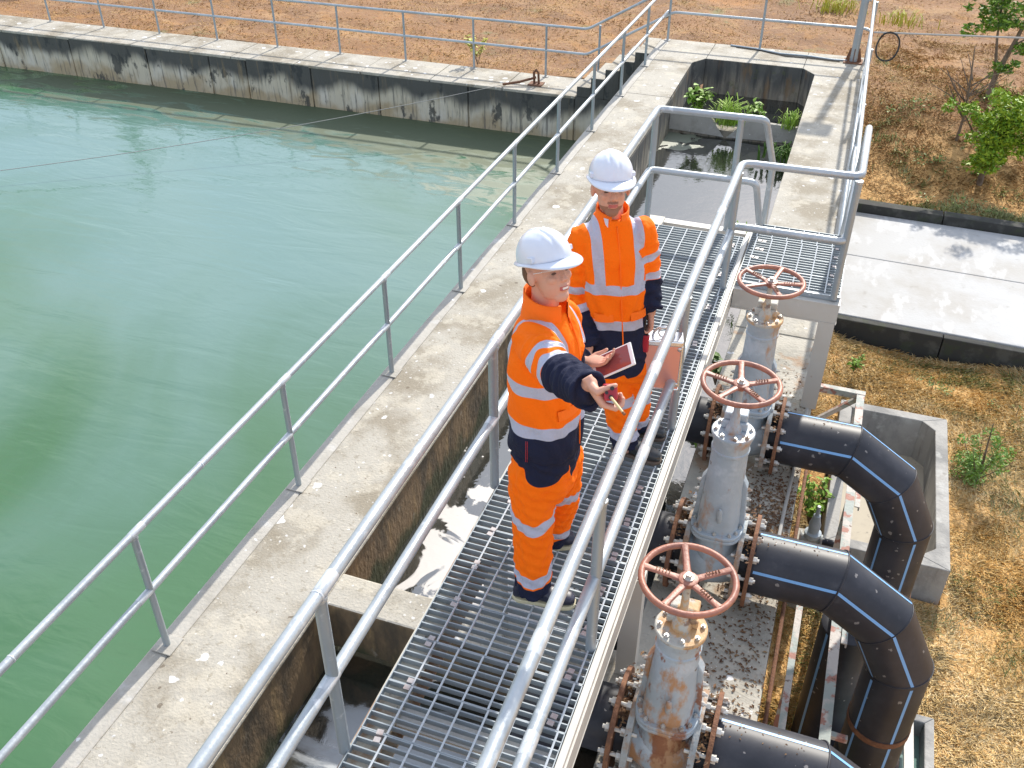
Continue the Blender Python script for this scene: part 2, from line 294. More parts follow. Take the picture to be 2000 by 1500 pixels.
m, mb = water('pit_water', (.018,.020,.018), (.025,.028,.025), .04, (-2.6, -1, -.3, 15.1, QW), [(3, (1,1,1), 0, .05), (14, (1,1,1), .3, .03)],
    ior=2.9, scum_sheen=[((.46,.44,.43), -1.66, 4.6, .62, 1.15, 2.6, .26, .40, (1,1,1), .3), ((.30,.33,.36), -1.55, 2.6, .9, .9, 1.6, .38, .6, (1,1.3,1), .3), ((.10,.12,.06), -2.3, 12.8, .5, .5, 3, .4, .5, (1,1,1), 0)])
tag(mb.build('pit_water', m), kind='structure')
# ------------------------------------------------------------ concrete basin
E0 = -2.5   # y where walls start, behind the camera
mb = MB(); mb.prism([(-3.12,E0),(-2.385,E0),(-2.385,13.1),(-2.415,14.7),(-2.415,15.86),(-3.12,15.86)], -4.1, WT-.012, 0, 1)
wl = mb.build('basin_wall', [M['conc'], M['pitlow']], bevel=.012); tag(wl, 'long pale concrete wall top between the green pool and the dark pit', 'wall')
mb = MB(); mb.box((-3.0, E0, WT-.03), (-2.375, 13.0, WT)); mb.build('wall_cap', [M['conc']], wl, bevel=.012)
mb = MB(); mb.box((-3.128, E0, WT-.05), (-3.004, 15.8, WT-.004)); mb.build('edge_strip', [M['concedge']], wl, bevel=.008)
# pool side face colouring panel: upper pit side is stained dark further on
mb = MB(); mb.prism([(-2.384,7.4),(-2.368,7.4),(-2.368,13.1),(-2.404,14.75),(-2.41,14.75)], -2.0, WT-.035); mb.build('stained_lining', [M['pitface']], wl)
# end slab with the pit's chamfered far end
mb = MB(); mb.prism([(-3.0,13.004),(-2.376,13.004),(-2.405,14.72),(-2.25,14.99),(-2.25,15.87),(-3.0,15.87)], WT-.4, WT-.001, 0, 1)
mb.prism([(-2.248,14.99),(-.79,14.99),(-.79,15.87),(-2.248,15.87)], WT-1.2, WT-.0015, 0, 1)
mb.prism([(-.788,14.99),(-.6,14.74),(-.55,14.74),(.1,14.74),(.1,15.87),(-.788,15.87)], WT-.6, WT-.002, 0, 1)
es = mb.build('end_slab', [M['conc'], M['pitface']], bevel=.01); tag(es, 'concrete slab closing the far end of the pit under the tall grey pole', 'wall')
wr = None
mb = MB(); mb.prism([(-.57,E0),(.17,E0),(.165,9.3),(.10,14.736),(-.6,14.736),(-.575,9.3)], -4.1, WT-.003, 0, 1)
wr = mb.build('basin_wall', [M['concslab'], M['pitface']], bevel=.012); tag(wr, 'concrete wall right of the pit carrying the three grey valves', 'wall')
mb = MB(); mb.prism([(-.566,7.25),(.10,7.25),(.06,14.73),(-.597,14.73)], WT-.02, WT+.006); mb.build('wall_cap', [M['conc']], wr, bevel=.006)
mb = MB(); mb.prism([(.104,7.25),(.166,7.25),(.12,14.7),(.064,14.7)], WT-.02, WT-.001); mb.build('gutter_strip', [M['concedge']], wr)
mb = MB(); mb.box((-.0,2.98,WT-.02),(.09,3.16,WT+.0)); mb.build('recess_cover', [M['litter']], wr)
mb = MB(); mb.box((-2.384, 3.27, WT-.38), (-.572, 3.53, WT-.006), 0); mb.add([], [])
cb = MB().add(mb.v, mb.f, 0); cb.m = [1,0,1,1,1,1]; cb = cb.build('cross_beam', [M['conc'], M['pitlow']], bevel=.014); tag(cb, 'concrete beam crossing the pit under the steel walkway', 'beam')
mb = MB(); mb.box((-2.384, -.6, WT-.38), (-.572, -.34, WT-.006)); 
# weir
wt = thing('weir', 'low concrete weir with a V notch at the far end of the pit', 'weir', (-1.5, 13.15, QW))
mb = MB(); mb.box((-2.403,13.1,-2),(-.59,13.3,-1.36)); mb.build('sill', [M['pitface']], wt)
for poly in ([(-2.402,-1.42),(-2.402,-1.17),(-1.80,-1.185),(-1.60,-1.45)], [(-1.56,-1.45),(-1.30,-1.18),(-.592,-1.20),(-.592,-1.42)]):
    mb = MB(); n = 4; mb.add([(x, 13.085, z) for x, z in poly]+[(x, 13.15, z) for x, z in poly], [(0,1,2,3)[::-1], (4,5,6,7), (0,1,5,4),(1,2,6,5),(2,3,7,6),(3,0,4,7)])
    mb.build('weir_plate', [M['concedge']], wt, bevel=.004)
# far pool wall in cast panels
pw = thing('pool_wall', 'black stained far wall of the pool with a pale walkway top', 'wall', (-8, 15.4, FW))
jx = [-4.30,-6.20,-7.9,-9.25,-10.6,-11.4,-12.8,-14.6,-16.4,-18.2,-20,-22]
for a, b in zip(jx[:-1], jx[1:]):
    mb = MB(); mb.box((b+.012, 14.94+random.uniform(-.006,.006), -4), (a-.012, 15.2, FW-.012)); mb.build('panel', [M['wallface']], pw, bevel=.012)
mb = MB(); mb.box((-22, 14.97, -4.1), (-4.30, 15.72, FW-.03)); mb.build('core', [M['wallface']], pw)
sx = -4.30
for k in range(13):
    mb = MB(); b = sx-1.33+(.05 if k == 0 else 0); mb.box((b+.006, 14.935, FW-.05), (sx-.006, 15.86, FW+random.uniform(-.003,.003))); mb.build('coping_slab', [M['conc']], pw, bevel=.01); sx = b
mb = MB(); mb.box((-24.2, -3, -4.1), (-23.8, 15.9, FW)); o = mb.build('pool_wall', [M['wallface']], bevel=.01); tag(o, 'pale concrete wall closing the left end of the green pool', 'wall')
# return wall under the steps
mb = MB(); mb.box((-4.30, 14.945, -4.1), (-3.124, 15.86, FW-.01)); o = mb.build('basin_wall', [M['wallface']]); tag(o, 'stained wall block below the short flight of concrete steps', 'wall')
st = thing('concrete_steps', 'short flight of concrete steps climbing from the pool wall to the end slab', 'steps', (-3.7, 15.4, FW))
for k in range(5):
    mb = MB(); x0 = -4.28+k*.232; zt = FW+(k+1)*.16
    mb.prism([(x0,14.95),(-3.124,14.95),(-3.124,15.85),(x0,15.85)] if k == 4 else [(x0,14.95),(x0+.231,14.95),(x0+.231,15.85),(x0,15.85)], FW-.008, zt, 0, 1)
    mb.build('step', [M['conc'], M['wallface']], st, bevel=.01)
# far-right road between kerbs
def strip(name, x0, x1, ya0, ya1, yb0, yb1, z0, z1, m):   # quad strip sloping slightly in y along x
    mb = MB(); mb.add([(x0,ya0,z0),(x1,ya1,z0),(x1,yb1,z0),(x0,yb0,z0),(x0,ya0,z1),(x1,ya1,z1),(x1,yb1,z1),(x0,yb0,z1)], [(0,3,2,1),(4,5,6,7),(0,1,5,4),(1,2,6,5),(2,3,7,6),(3,0,4,7)])
    return mb.build(name, [m], bevel=.01)
RZ = -2.70; n_ = 7
for k in range(n_):
    x0 = .18+k*4; x1 = x0+3.99; f_ = lambda y, x: y-.10*(x-.2)*.32
    for (ya, yb) in ((10.95,12.62),(12.635,14.1)):
        o = strip('road', x0, x1, f_(ya,x0), f_(ya,x1), f_(yb,x0), f_(yb,x1), RZ-.5, RZ+random.uniform(-.004,.004), M['road']); tag(o, kind='structure')
f_ = lambda y, x: y-.032*(x-.2)
k1 = thing('kerb', 'dark mossy kerb along the far edge of the concrete road', 'kerb', (1, 14.2, RZ)); k2 = thing('kerb', 'near edge face of the concrete road with shade painted in near-black', 'kerb', (1, 10.9, RZ))  # near face is coloured near-black to stand for its shade
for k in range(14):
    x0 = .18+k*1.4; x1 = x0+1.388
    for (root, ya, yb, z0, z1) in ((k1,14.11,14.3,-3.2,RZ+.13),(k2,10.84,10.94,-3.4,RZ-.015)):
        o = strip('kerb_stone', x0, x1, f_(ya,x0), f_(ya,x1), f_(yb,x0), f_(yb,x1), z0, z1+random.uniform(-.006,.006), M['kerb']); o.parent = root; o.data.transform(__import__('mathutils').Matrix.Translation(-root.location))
# concrete tank
def open_box(label, x0, x1, y0, y1, z0, zt, th, cham=0, inside=None):
    t = thing('concrete_tank', label, 'tank', ((x0+x1)/2, (y0+y1)/2, z0))
    xi0, xi1, yi0, yi1 = x0+th, x1-th, y0+th, y1-th; c = cham
    out = [(x0,y0),(x1,y0),(x1,y1),(x0,y1)]; inn = [(xi0,yi0),(xi1-c,yi0),(xi1-c*.0,yi0+c),(xi1,yi1-c),(xi1-c,yi1),(xi0,yi1)] if c else [(xi0,yi0),(xi1,yi0),(xi1,yi1),(xi0,yi1)]
    mb = MB()
    bm = bmesh.new(); mb2 = []
    if c: pairs = [(0,[0,1]),(1,[1,2,3,4]),(2,[4,5]),(3,[5,0])]; polys = [[out[0],out[1],inn[1],inn[0]],[out[1],out[2],inn[4],inn[3],inn[2],inn[1]],[out[2],out[3],inn[5],inn[4]],[out[3],out[0],inn[0],inn[5]]]
    else: polys = [[out[i],out[(i+1)%4],inn[(i+1)%4],inn[i]] for i in range(4)]
    bm.free()
    for p in polys:
        m_ = MB(); m_.prism(p, z0-.3, zt); m_.build('tank_wall', [M['tank']], t, bevel=.008)
    m_ = MB(); m_.box((x0+.01,y0+.01,z0-.2),(x1-.01,y1-.01,z0+.04)); m_.build('floor', [M['tankfloor']], t)
    return t
open_box('open grey concrete tank on the dry grass behind the black pipes', .52, 1.60, 6.78, 9.1, -3.25, -2.72, .12, .13)
t2 = open_box('small concrete box holding teal water at the bottom right edge', .95, 1.52, 4.0, 5.35, -3.5, -2.95, .07)
mb = MB(); mb.box((1.02,4.07,-3.4),(1.45,5.28,-3.12)); mb.build('water', [mat('teal_water', (.12,.22,.20), .1, layers=[((.2,.3,.27), 3, .4, .6, O, .8)])], t2)
mb = MB(); mb.obox((1.33,4.75,-2.90),(.035,0,0),(-.01,.55,.0),(0,0,.018)); o = mb.build('wooden_board', [M['cream']], bevel=.004); tag(o, 'pale board lying along the rim of the small water box', 'board')

# ------------------------------------------------------------ railings
def railing(label, group, rails, posts, r=.0215, rp=.0195, plates=None, mt='rail', base=(0,0,0)):
    """rails: list of (name, path, fillet); posts: (x, y, z0, z1)"""
    t = thing('railing', label, 'railing', base, group)
    for (nm, path, fr) in rails:
        MB().tube(fillet(path, fr) if fr else path, r, 14).build(nm, [M[mt]], t, smooth='auto')
    for (x, y, z0, z1) in posts:
        mb = MB().cyl((x, y, z0), (x, y, z1), rp, 14); p = mb.build('post', [M['galv']], t, smooth='auto')
        mb = MB().lathe((x, y, z1-.004), (0,0,1), [(-.012, rp+.0035), (.0, rp+.005), (.006, rp+.003)], 14); mb.build('weld_collar', [M['rail']], p, smooth='auto', off=wloc(t))
        if plates: MB().box((x-plates, y-plates, z0+.0), (x+plates, y+plates, z0+.008)).build('base_plate', [M['concedge']], p, bevel=.003, off=wloc(t))
    return t
H = .86; X = -3.05; GR = 'tubular railings of the basins'
ps = [(X, 2.69+1.455*k, WT, WT+H-.012) for k in range(-3, 10) if 2.69+1.455*k < 15.5]
railing('long silver pipe railing along the pool side of the concrete wall top', GR, [('top_rail', [(X,-2.4,WT+H),(X,15.78,WT+H)], 0), ('mid_rail', [(X,-2.4,WT+H*.52),(X,15.78,WT+H*.52)], 0)], ps, plates=.065)
YF = 15.76
xs_ = [-5.08-1.33*k for k in range(13)]
railing('silver railing on the far pool wall that climbs beside the concrete steps', GR,
    [('top_rail', [(-21.5,YF,FW+H),(-4.36,YF,FW+H),(-2.95,YF,WT+H),(-.02,YF+.02,WT+H)], .08), ('mid_rail', [(-21.5,YF,FW+H*.52),(-4.36,YF,FW+H*.52),(-2.95,YF,WT+H*.52),(-.02,YF+.02,WT+H*.52),(.07,YF-.05,WT+H*.5),(.08,YF-.25,WT+H*.3)], .06)],
    [(x, YF, FW, FW+H-.01) for x in xs_]+[(-4.15,YF,FW+.1,FW+H+.08),(-3.02,YF+.03,WT,WT+H-.01),(-1.54,YF,WT,WT+H-.01)], plates=.05)
XR = .125
railing('silver double railing along the outer edge of the right wall by the dry grass', GR,
    [('top_rail', [(.02,15.74,-.08),(.15,9.2,-.08),(.16,7.6,-.08)], 0), ('mid_rail', [(.055,15.6,-.55),(.16,9.2,-.55),(.165,7.6,-.55)], 0), ('lower_pipe', [(.075,14.9,-.85),(.15,8,-.85)], 0)],
    [(.06,15.68,WT,-.09),(.10,13.1,WT,-.09),(.125,10.9,WT,-.09),(.155,8.6,WT,-.09)])
ZL = .88
pl = [(-1.40, y, -.02, ZL-.012) for y in (.27,1.91,3.60,5.42,7.13)]
railing('walkway railing on the pit side, turning across the far end of the grating', GR,
    [('top_rail', [(-1.40,-1.2,ZL),(-1.40,7.19,ZL),(-.58,7.22,ZL),(-.49,7.42,.45),(-.49,7.44,-.94)], .045), ('mid_rail', [(-1.40,-1.2,.44),(-1.40,7.05,.44),(-.57,7.07,.44),(-.50,7.20,.02),(-.50,7.38,-.5)], .06)],
    pl+[(-.76,7.208,-.12,ZL-.008)], r=.0262, rp=.0245)
pr_ = [(-.615, y, -.02, ZL-.012) for y in (-.6,1.05,2.72,4.40,6.16)]
railing('walkway railing on the valve side, turning in front of the small platform', GR,
    [('top_rail', [(-.62,-1.2,ZL),(-.62,6.31,ZL),(.155,6.33,ZL),(.155,7.32,ZL),(.155,7.40,.80),(.135,7.42,-.1)], .075), ('mid_rail', [(-.62,-1.2,.44),(-.62,6.25,.44),(.125,6.26,.44),(.13,6.33,.44)], .05), ('side_rail', [(.14,6.31,.42),(.145,7.40,.42)], 0)],
    pr_+[(.145,6.29,-.02,ZL-.012)], r=.0262, rp=.0245)
for rl in [o for o in bpy.data.objects if o.name.startswith('railing')]:
    lw = (rl['label'].startswith('walkway'))
    if not (lw or 'pool side' in rl['label']): continue
    x, z, R_, ys_ = (-1.40 if 'pit side' in rl['label'] else -.62, ZL, .0262, (.3,1.93,3.62,5.44)) if lw else (X, WT+H, .0215, [2.69+1.455*k for k in range(-1, 9)])
    for y in ys_:
        for (zz, dy) in ((z, .03), (z-(.44 if lw else H*.48), -.05)):
            MB().tube([(x,y+dy-.05,zz),(x,y+dy-.045,zz),(x,y+dy+.045,zz),(x,y+dy+.05,zz)], [R_+.0001,R_+.0010,R_+.0010,R_+.0001], 14, caps=False).build('scuffed_sleeve', [M['scuff']], rl, smooth='auto')
    for k in range(6):
        y = -1+k*1.9+random.random()
        if lw and y > (7.0 if x < -1 else 6.1): continue
        MB().lathe((x,y,z),(0,1,0),[(0,R_+.0002),(.003,R_+.0022),(.007,R_+.0022),(.010,R_+.0002)],14).build('weld_bead', [M['scuff']], rl, smooth='auto')
# ------------------------------------------------------------ walkway
def grating(parent, x0, x1, y0, y1, rods, pitch=.2503, nb=6):
    L_ = x1-x0; bar = MB().box((0,-.0027,-.03),(L_,.0027,0)).mesh('bar', [M['grate']])
    rod = MB().tube([(0,0,0),(0,pitch-.006,0)], .0050, 6).mesh('cross_rod', [M['graterod']]); end = MB().box((-.0022,0,-.03),(.0022,pitch-.006,0)).mesh('end_bar', [M['grate']])
    n = int(round((y1-y0)/pitch)); base = wloc(parent)
    for k in range(n):
        y = y0+k*pitch; p = bpy.data.objects.new('grating_panel', end); COL.objects.link(p); p.parent = parent
        dz = random.uniform(-.002,.002); p.location = (x0-base.x, y+.003-base.y, dz-base.z)
        inst('end_bar', end, p, (L_,0,0))
        for b in range(nb+1): inst('bar', bar, p, (0, (pitch-.006)*b/nb, 0))
        j = random.uniform(-.006,.006)
        for rx in rods: inst('cross_rod', rod, p, (rx-x0+j, 0, -.001))
wk = thing('walkway', 'long steel grating walkway on cream beams over the dark pit', 'walkway', (-.97, 3, 0))
grating(wk, -1.378, -.592, 1.014, 7.10, [-1.27,-1.155,-1.04,-.925,-.81,-.695,-.625])
far_grate = MB()
for (x0, x1, nm) in ((-1.40,-1.27,'side_beam'),(-.588,-.548,'side_beam')):
    mb = MB(); mb.box((x0,-1.5,-.045),(x1,7.25,-.036)); xm = (x0+x1)/2 if x0 < -1 else x1-.006
    mb.box((xm-.004,-1.5,-.19),(xm+.004,7.25,-.0452)); mb.box((x0,-1.5,-.199),(x1,7.25,-.1902)); mb.build(nm, [M['cream']] if x0 > -1 else [M['creamrust']], wk)
MB().box((-.586,-1.5,-.035),(-.556,7.1,.002)).build('edge_angle', [M['cream']], wk, bevel=.002)
for y in (.6,2.15,3.42,4.95,6.2,7.03):
    mb = MB(); mb.box((-1.27,y-.05,-.058),(-.592,y+.05,-.048)); mb.box((-1.27,y-.004,-.18),(-.6,y+.004,-.0582)); mb.build('cross_member', [M['cream']], wk)
MB().box((-1.268,7.17,-.12),(-.60,7.25,-.046)).build('end_beam', [M['cream']], wk)
for (x, y) in ((-.565,3.42),(-1.33,3.42),(-.565,.2),(-1.33,.2)):
    mb = MB(); zt = -.2; zb = WT-.004
    mb.box((x-.05,y-.05,zb),(x-.041,y+.05,zt)); mb.box((x+.041,y-.05,zb),(x+.05,y+.05,zt)); mb.box((x-.0405,y-.004,zb),(x+.0405,y+.004,zt)); mb.box((x-.052,y-.0535,zb+.001),(x+.052,y-.0502,zt-.001))
    mb.build('column', [M['cream']], wk)
cl = MB(); cl.box((-.014,-.03,0),(.014,-.008,.004)); cl.box((-.014,.008,0),(.014,.03,.004)); cl.box((-.014,-.0085,-.02),(.014,-.0055,.0035)); cl.box((-.014,.0055,-.02),(.014,.0085,.0035)); cl.box((-.014,-.0054,-.02),(.014,.0054,-.017)); cl.cyl((0,0,-.017),(0,0,-.008),.006,6)
clm = cl.mesh('clip', [M['clip']])
for k, y in enumerate((1.27,1.52,1.77,2.0,2.27,2.51,2.76,3.01,3.25,3.51,3.77,4.3,4.75,5.3,5.8,6.3,6.8)):
    inst('clip', clm, wk, (-1.285+.97+random.uniform(-.012,.012), y-3, 0), (0,0,random.uniform(-.15,.15)))
    inst('clip', clm, wk, (-.66+.97, y-3+.04, 0), (0,0,random.uniform(-.15,.15)))
pf = thing('platform', 'small steel grating platform behind the farthest red handwheel', 'platform', (-.2, 6.8, 0))
grating(pf, -.540, .185, 6.31, 7.06+.25, [-.50,-.385,-.27,-.155,-.04,.075])
mb = MB(); mb.box((-.547,6.24,-.050),(.20,6.335,-.040)); mb.box((-.547,6.286,-.19),(.20,6.296,-.0502)); mb.box((-.547,6.24,-.200),(.20,6.335,-.1902)); mb.box((-.545,6.243,-.189),(.198,6.246,-.0505)); mb.build('front_beam', [M['cream']], pf)
MB().box((-.54,6.29,-.036),(.19,6.304,.0)).build('edge_angle', [M['galv']], pf)
MB().box((-.54,7.24,-.2),(.19,7.30,-.036)).build('rear_beam', [M['cream']], pf)
MB().box((.12,6.34,-.19),(.19,7.235,-.04)).build('side_beam', [M['cream']], pf)
for x in (.135,):
    mb = MB(); mb.box((x-.055,6.245,WT),(x-.046,6.335,-.2005)); mb.box((x+.046,6.245,WT),(x+.055,6.335,-.2005)); mb.box((x-.0455,6.286,WT),(x+.0455,6.294,-.2005)); mb.box((x-.057,6.240,WT),(x+.057,6.2445,-.2005)); mb.build('column', [M['cream']], pf)
MB().box((.10,7.24,WT),(.18,7.3,-.2)).build('column', [M['cream']], pf)
for (x, y) in ((-.45,7.0),(-.45,6.85),(-.47,6.7),(.12,6.45),(.125,6.6),(.13,6.75),(.13,6.9),(.13,7.05),(.13,7.2),(-.44,7.2)): inst('clip', clm, pf, (x+.2, y-6.8, 0), (0,0,1.5+random.uniform(-.2,.2)))
mb = MB()
for k, (y, z) in enumerate(((7.52,-.25),(7.74,-.48),(7.96,-.72))):
    pass
# ------------------------------------------------------------ valves
bolt_me = MB().cyl((0,0,0),(0,0,.012),.0115,6).cyl((0,0,.012),(0,0,.02),.006,6).mesh('bolt', [M['bolt']])
bolt_side = MB().cyl((0,0,0),(.016,0,0),.0125,6).cyl((.016,0,0),(.028,0,0),.0065,6).mesh('nut', [M['bolt']])
def ring(x0, x1, c, ro, ri, m, parent, name, n=28):
    yv, zv = c; vs = []; 
    for xx in (x0, x1):
        for rr in (ro, ri):
            for j in range(n): a = 2*PI*j/n; vs.append((xx, yv+rr*math.cos(a), zv+rr*math.sin(a)))
    f = []
    for j in range(n):
        k = (j+1) % n
        f += [(j,k,2*n+k,2*n+j), (n+k,n+j,3*n+j,3*n+k), (k,j,n+j,n+k), (2*n+j,2*n+k,3*n+k,3*n+j)]
    return MB().add(vs, f).build(name, [m], parent, smooth='auto', bevel=.002)
ZA = -.68
def valve(label, y, zw, wrot, paint, coverpaint, zc=.13, lean=0, R_=.197):
    c = -.255; t = thing('gate_valve', label, 'valve', (c, y, WT), 'grey gate valves with red handwheels'); base = wloc(t)
    # body: pipe barrel along X with bulge
    mb = MB().lathe((c-.15,y,ZA), (1,0,0), [(0,.15),(.03,.152),(.07,.17),(.15,.185),(.23,.17),(.27,.152),(.30,.15)], 28); mb.build('body', [M[paint]], t, smooth='auto')
    mb = MB().lathe((c,y,ZA+.02), (0,0,1), [(0,.17),(.12,.168),(.2,.15),(.23,.15)], 28, sx=.82, sy=1.0); mb.build('body_neck', [M[paint]], t, smooth='auto')
    for s in (-1, 1): ring(c+s*.135, c+s*.165, (y, ZA), .262, .14, M['flange'], t, 'flange')
    # bonnet flange pair (rounded oval) with bolts
    zf = -.43; 
    def oval(h0, h1, k, m, nm):
        n = 36; pts = []
        for j in range(n):
            a = 2*PI*j/n; ca, sa = math.cos(a), math.sin(a); pts.append((c+.150*k*math.copysign(abs(ca)**.55, ca), y+.175*k*math.copysign(abs(sa)**.75, sa)))
        MB().prism(pts, h0, h1).build(nm, [m], t, smooth='auto', bevel=.004)
    oval(zf-.024, zf-.003, 1.0, M[paint], 'body_flange'); oval(zf, zf+.022, 1.0, M[paint], 'bonnet_flange')
    for j in range(14):
        a = 2*PI*(j+.5)/14; ca, sa = math.cos(a), math.sin(a)
        inst('bolt', bolt_me, t, (.131*math.copysign(abs(ca)**.55, ca), .155*math.copysign(abs(sa)**.75, sa), zf+.022-base.z))
    # tapered bonnet
    mb = MB(); secs = [(zf+.02,.118,.15,.6),(zf+.08,.116,.145,.6),(zf+.20,.110,.13,.7),(zf+.32,.104,.114,.85),(zc-.12,.098,.100,1),(zc-.115,.104,.104,1),(zc-.10,.104,.104,1),(zc-.095,.099,.099,1),(zc-.06,.099,.099,1),(zc-.035,.107,.107,1),(zc-.012,.108,.108,1)]
    n = 32; vs = []
    for (h, a_, b_, e) in secs:
        for j in range(n):
            a = 2*PI*j/n; ca, sa = math.cos(a), math.sin(a); vs.append((c+a_*math.copysign(abs(ca)**e, ca), y+b_*math.copysign(abs(sa)**e, sa), h))
    fs = [(i*n+j, i*n+(j+1) % n, (i+1)*n+(j+1) % n, (i+1)*n+j) for i in range(len(secs)-1) for j in range(n)]+[tuple(range(n-1,-1,-1)), tuple((len(secs)-1)*n+j for j in range(n))]
    mb.add(vs, fs).build('bonnet', [M[paint]], t, smooth='auto')
    for s in (-1, 1):   # side ribs carrying bolts
        mb = MB(); mb.add([(c+s*.112,y-.03,zf+.02),(c+s*.146,y-.03,zf+.02),(c+s*.128,y-.03,zf+.30),(c+s*.098,y-.03,zf+.36),(c+s*.112,y+.03,zf+.02),(c+s*.146,y+.03,zf+.02),(c+s*.128,y+.03,zf+.30),(c+s*.098,y+.03,zf+.36)],
            [(0,1,2,3),(7,6,5,4),(0,4,5,1),(1,5,6,2),(2,6,7,3),(3,7,4,0)]); mb.build('rib', [M[paint]], t, bevel=.006)
        for q in range(4): inst('nut', bolt_side, t, (s*(.140-.014*q/3), -.0, zf+.06+.07*q-base.z), (0, 0 if s > 0 else PI, 0))
    MB().lathe((c+.012,y-.138,zf+.11), (0,-.25,1), [(0,.012),(.02,.016),(.10,.014),(.12,.006)], 10, sx=1, sy=.9).build('cast_lug', [M[paint]], t, smooth='auto')
    # cover plate, bolts, gland
    MB().lathe((c,y,zc-.01), (0,0,1), [(0,.110),(.003,.116),(.018,.116),(.022,.112)], 32).build('cover_plate', [M[coverpaint]], t, smooth='auto')
    for j in range(8): a = 2*PI*(j+.3)/8; inst('bolt', bolt_me, t, (.094*math.cos(a), .094*math.sin(a), zc+.012-base.z), (0,0,random.random()))
    MB().box((c-.070,y-.0,zc+.0122),(c+.070,y+.022,zc+.06)).box((c-.062,y+.023,zc+.012),(c+.062,y+.095,zc+.10)).build('yoke_bracket', [M[coverpaint]], t, bevel=.008)
    MB().lathe((c,y,zc+.012), (0,0,1), [(0,.046),(.03,.040),(.05,.028),(.10,.024),(.12,.018),(zw-zc-.03,.016)], 18).build('stem_housing', [M[coverpaint]], t, smooth='auto')
    # handwheel
    hw = MB().tube([(c+R_*math.cos(2*PI*j/48), y+R_*math.sin(2*PI*j/48), zw) for j in range(49)], .0145, 12, caps=False).build('handwheel', [M['wheel']], t, smooth='auto')
    for j in range(5):
        a = wrot+2*PI*j/5; d = V(math.cos(a), math.sin(a), 0); p0 = V(c,y,zw)+d*.035; p1 = V(c,y,zw)+d*(R_-.006)
        mb = MB(); q = V(-d[1], d[0], 0); sec = []
        for (tt, wd, ht) in ((0,.019,.011),(.25,.016,.010),(.75,.015,.010),(1,.019,.012)):
            p = p0+(p1-p0)*tt-V(0,0,.012*(1-tt))+V(0,0,.004)
            for k in range(8): an = 2*PI*k/8; sec.append(p+q*math.cos(an)*wd+V(0,0,1)*math.sin(an)*ht)
        fs = [(i*8+k, i*8+(k+1) % 8, (i+1)*8+(k+1) % 8, (i+1)*8+k) for i in range(3) for k in range(8)]+[tuple(range(7,-1,-1)), tuple(range(24,32))]
        mb.add(sec, fs); sp = mb.build('spoke', [M['wheel']], hw, smooth='auto', off=tuple(base))
        if j in (1, 3, 4):    # raised cast strokes on the spokes
            mk = MB()
            for i in range(5): pp = p0+(p1-p0)*(.30+.09*i); mk.obox(pp+V(0,0,.012), q*.009, d*.0018, V(0,0,.0025))
            mk.build('cast_marks', [M['rust']], hw, off=tuple(base))
    MB().lathe((c,y,zw-.03), (0,0,1), [(0,.03),(.02,.042),(.034,.042),(.036,.036)], 20).build('hub', [M['wheel']], hw, smooth='auto', off=tuple(base))
    MB().cyl((c,y,zw+.005),(c,y,zw+.012),.022,16).cyl((c,y,zw+.012),(c,y,zw+.03),.0135,6).build('hub_nut', [M['bolt']], hw, smooth='auto', off=tuple(base))
    return t
valve('nearest gate valve, its grey bonnet heavily streaked with orange rust', 2.88, .40, 1.85, 'valver', 'valvec', .095)
valve('middle gate valve with clean light grey bonnet and centred red handwheel', 4.20, .53, 1.72, 'valve', 'valve', .215)
valve('farthest gate valve in front of the cream platform beam', 5.45, .48, 1.35, 'valve', 'valvec', .215)
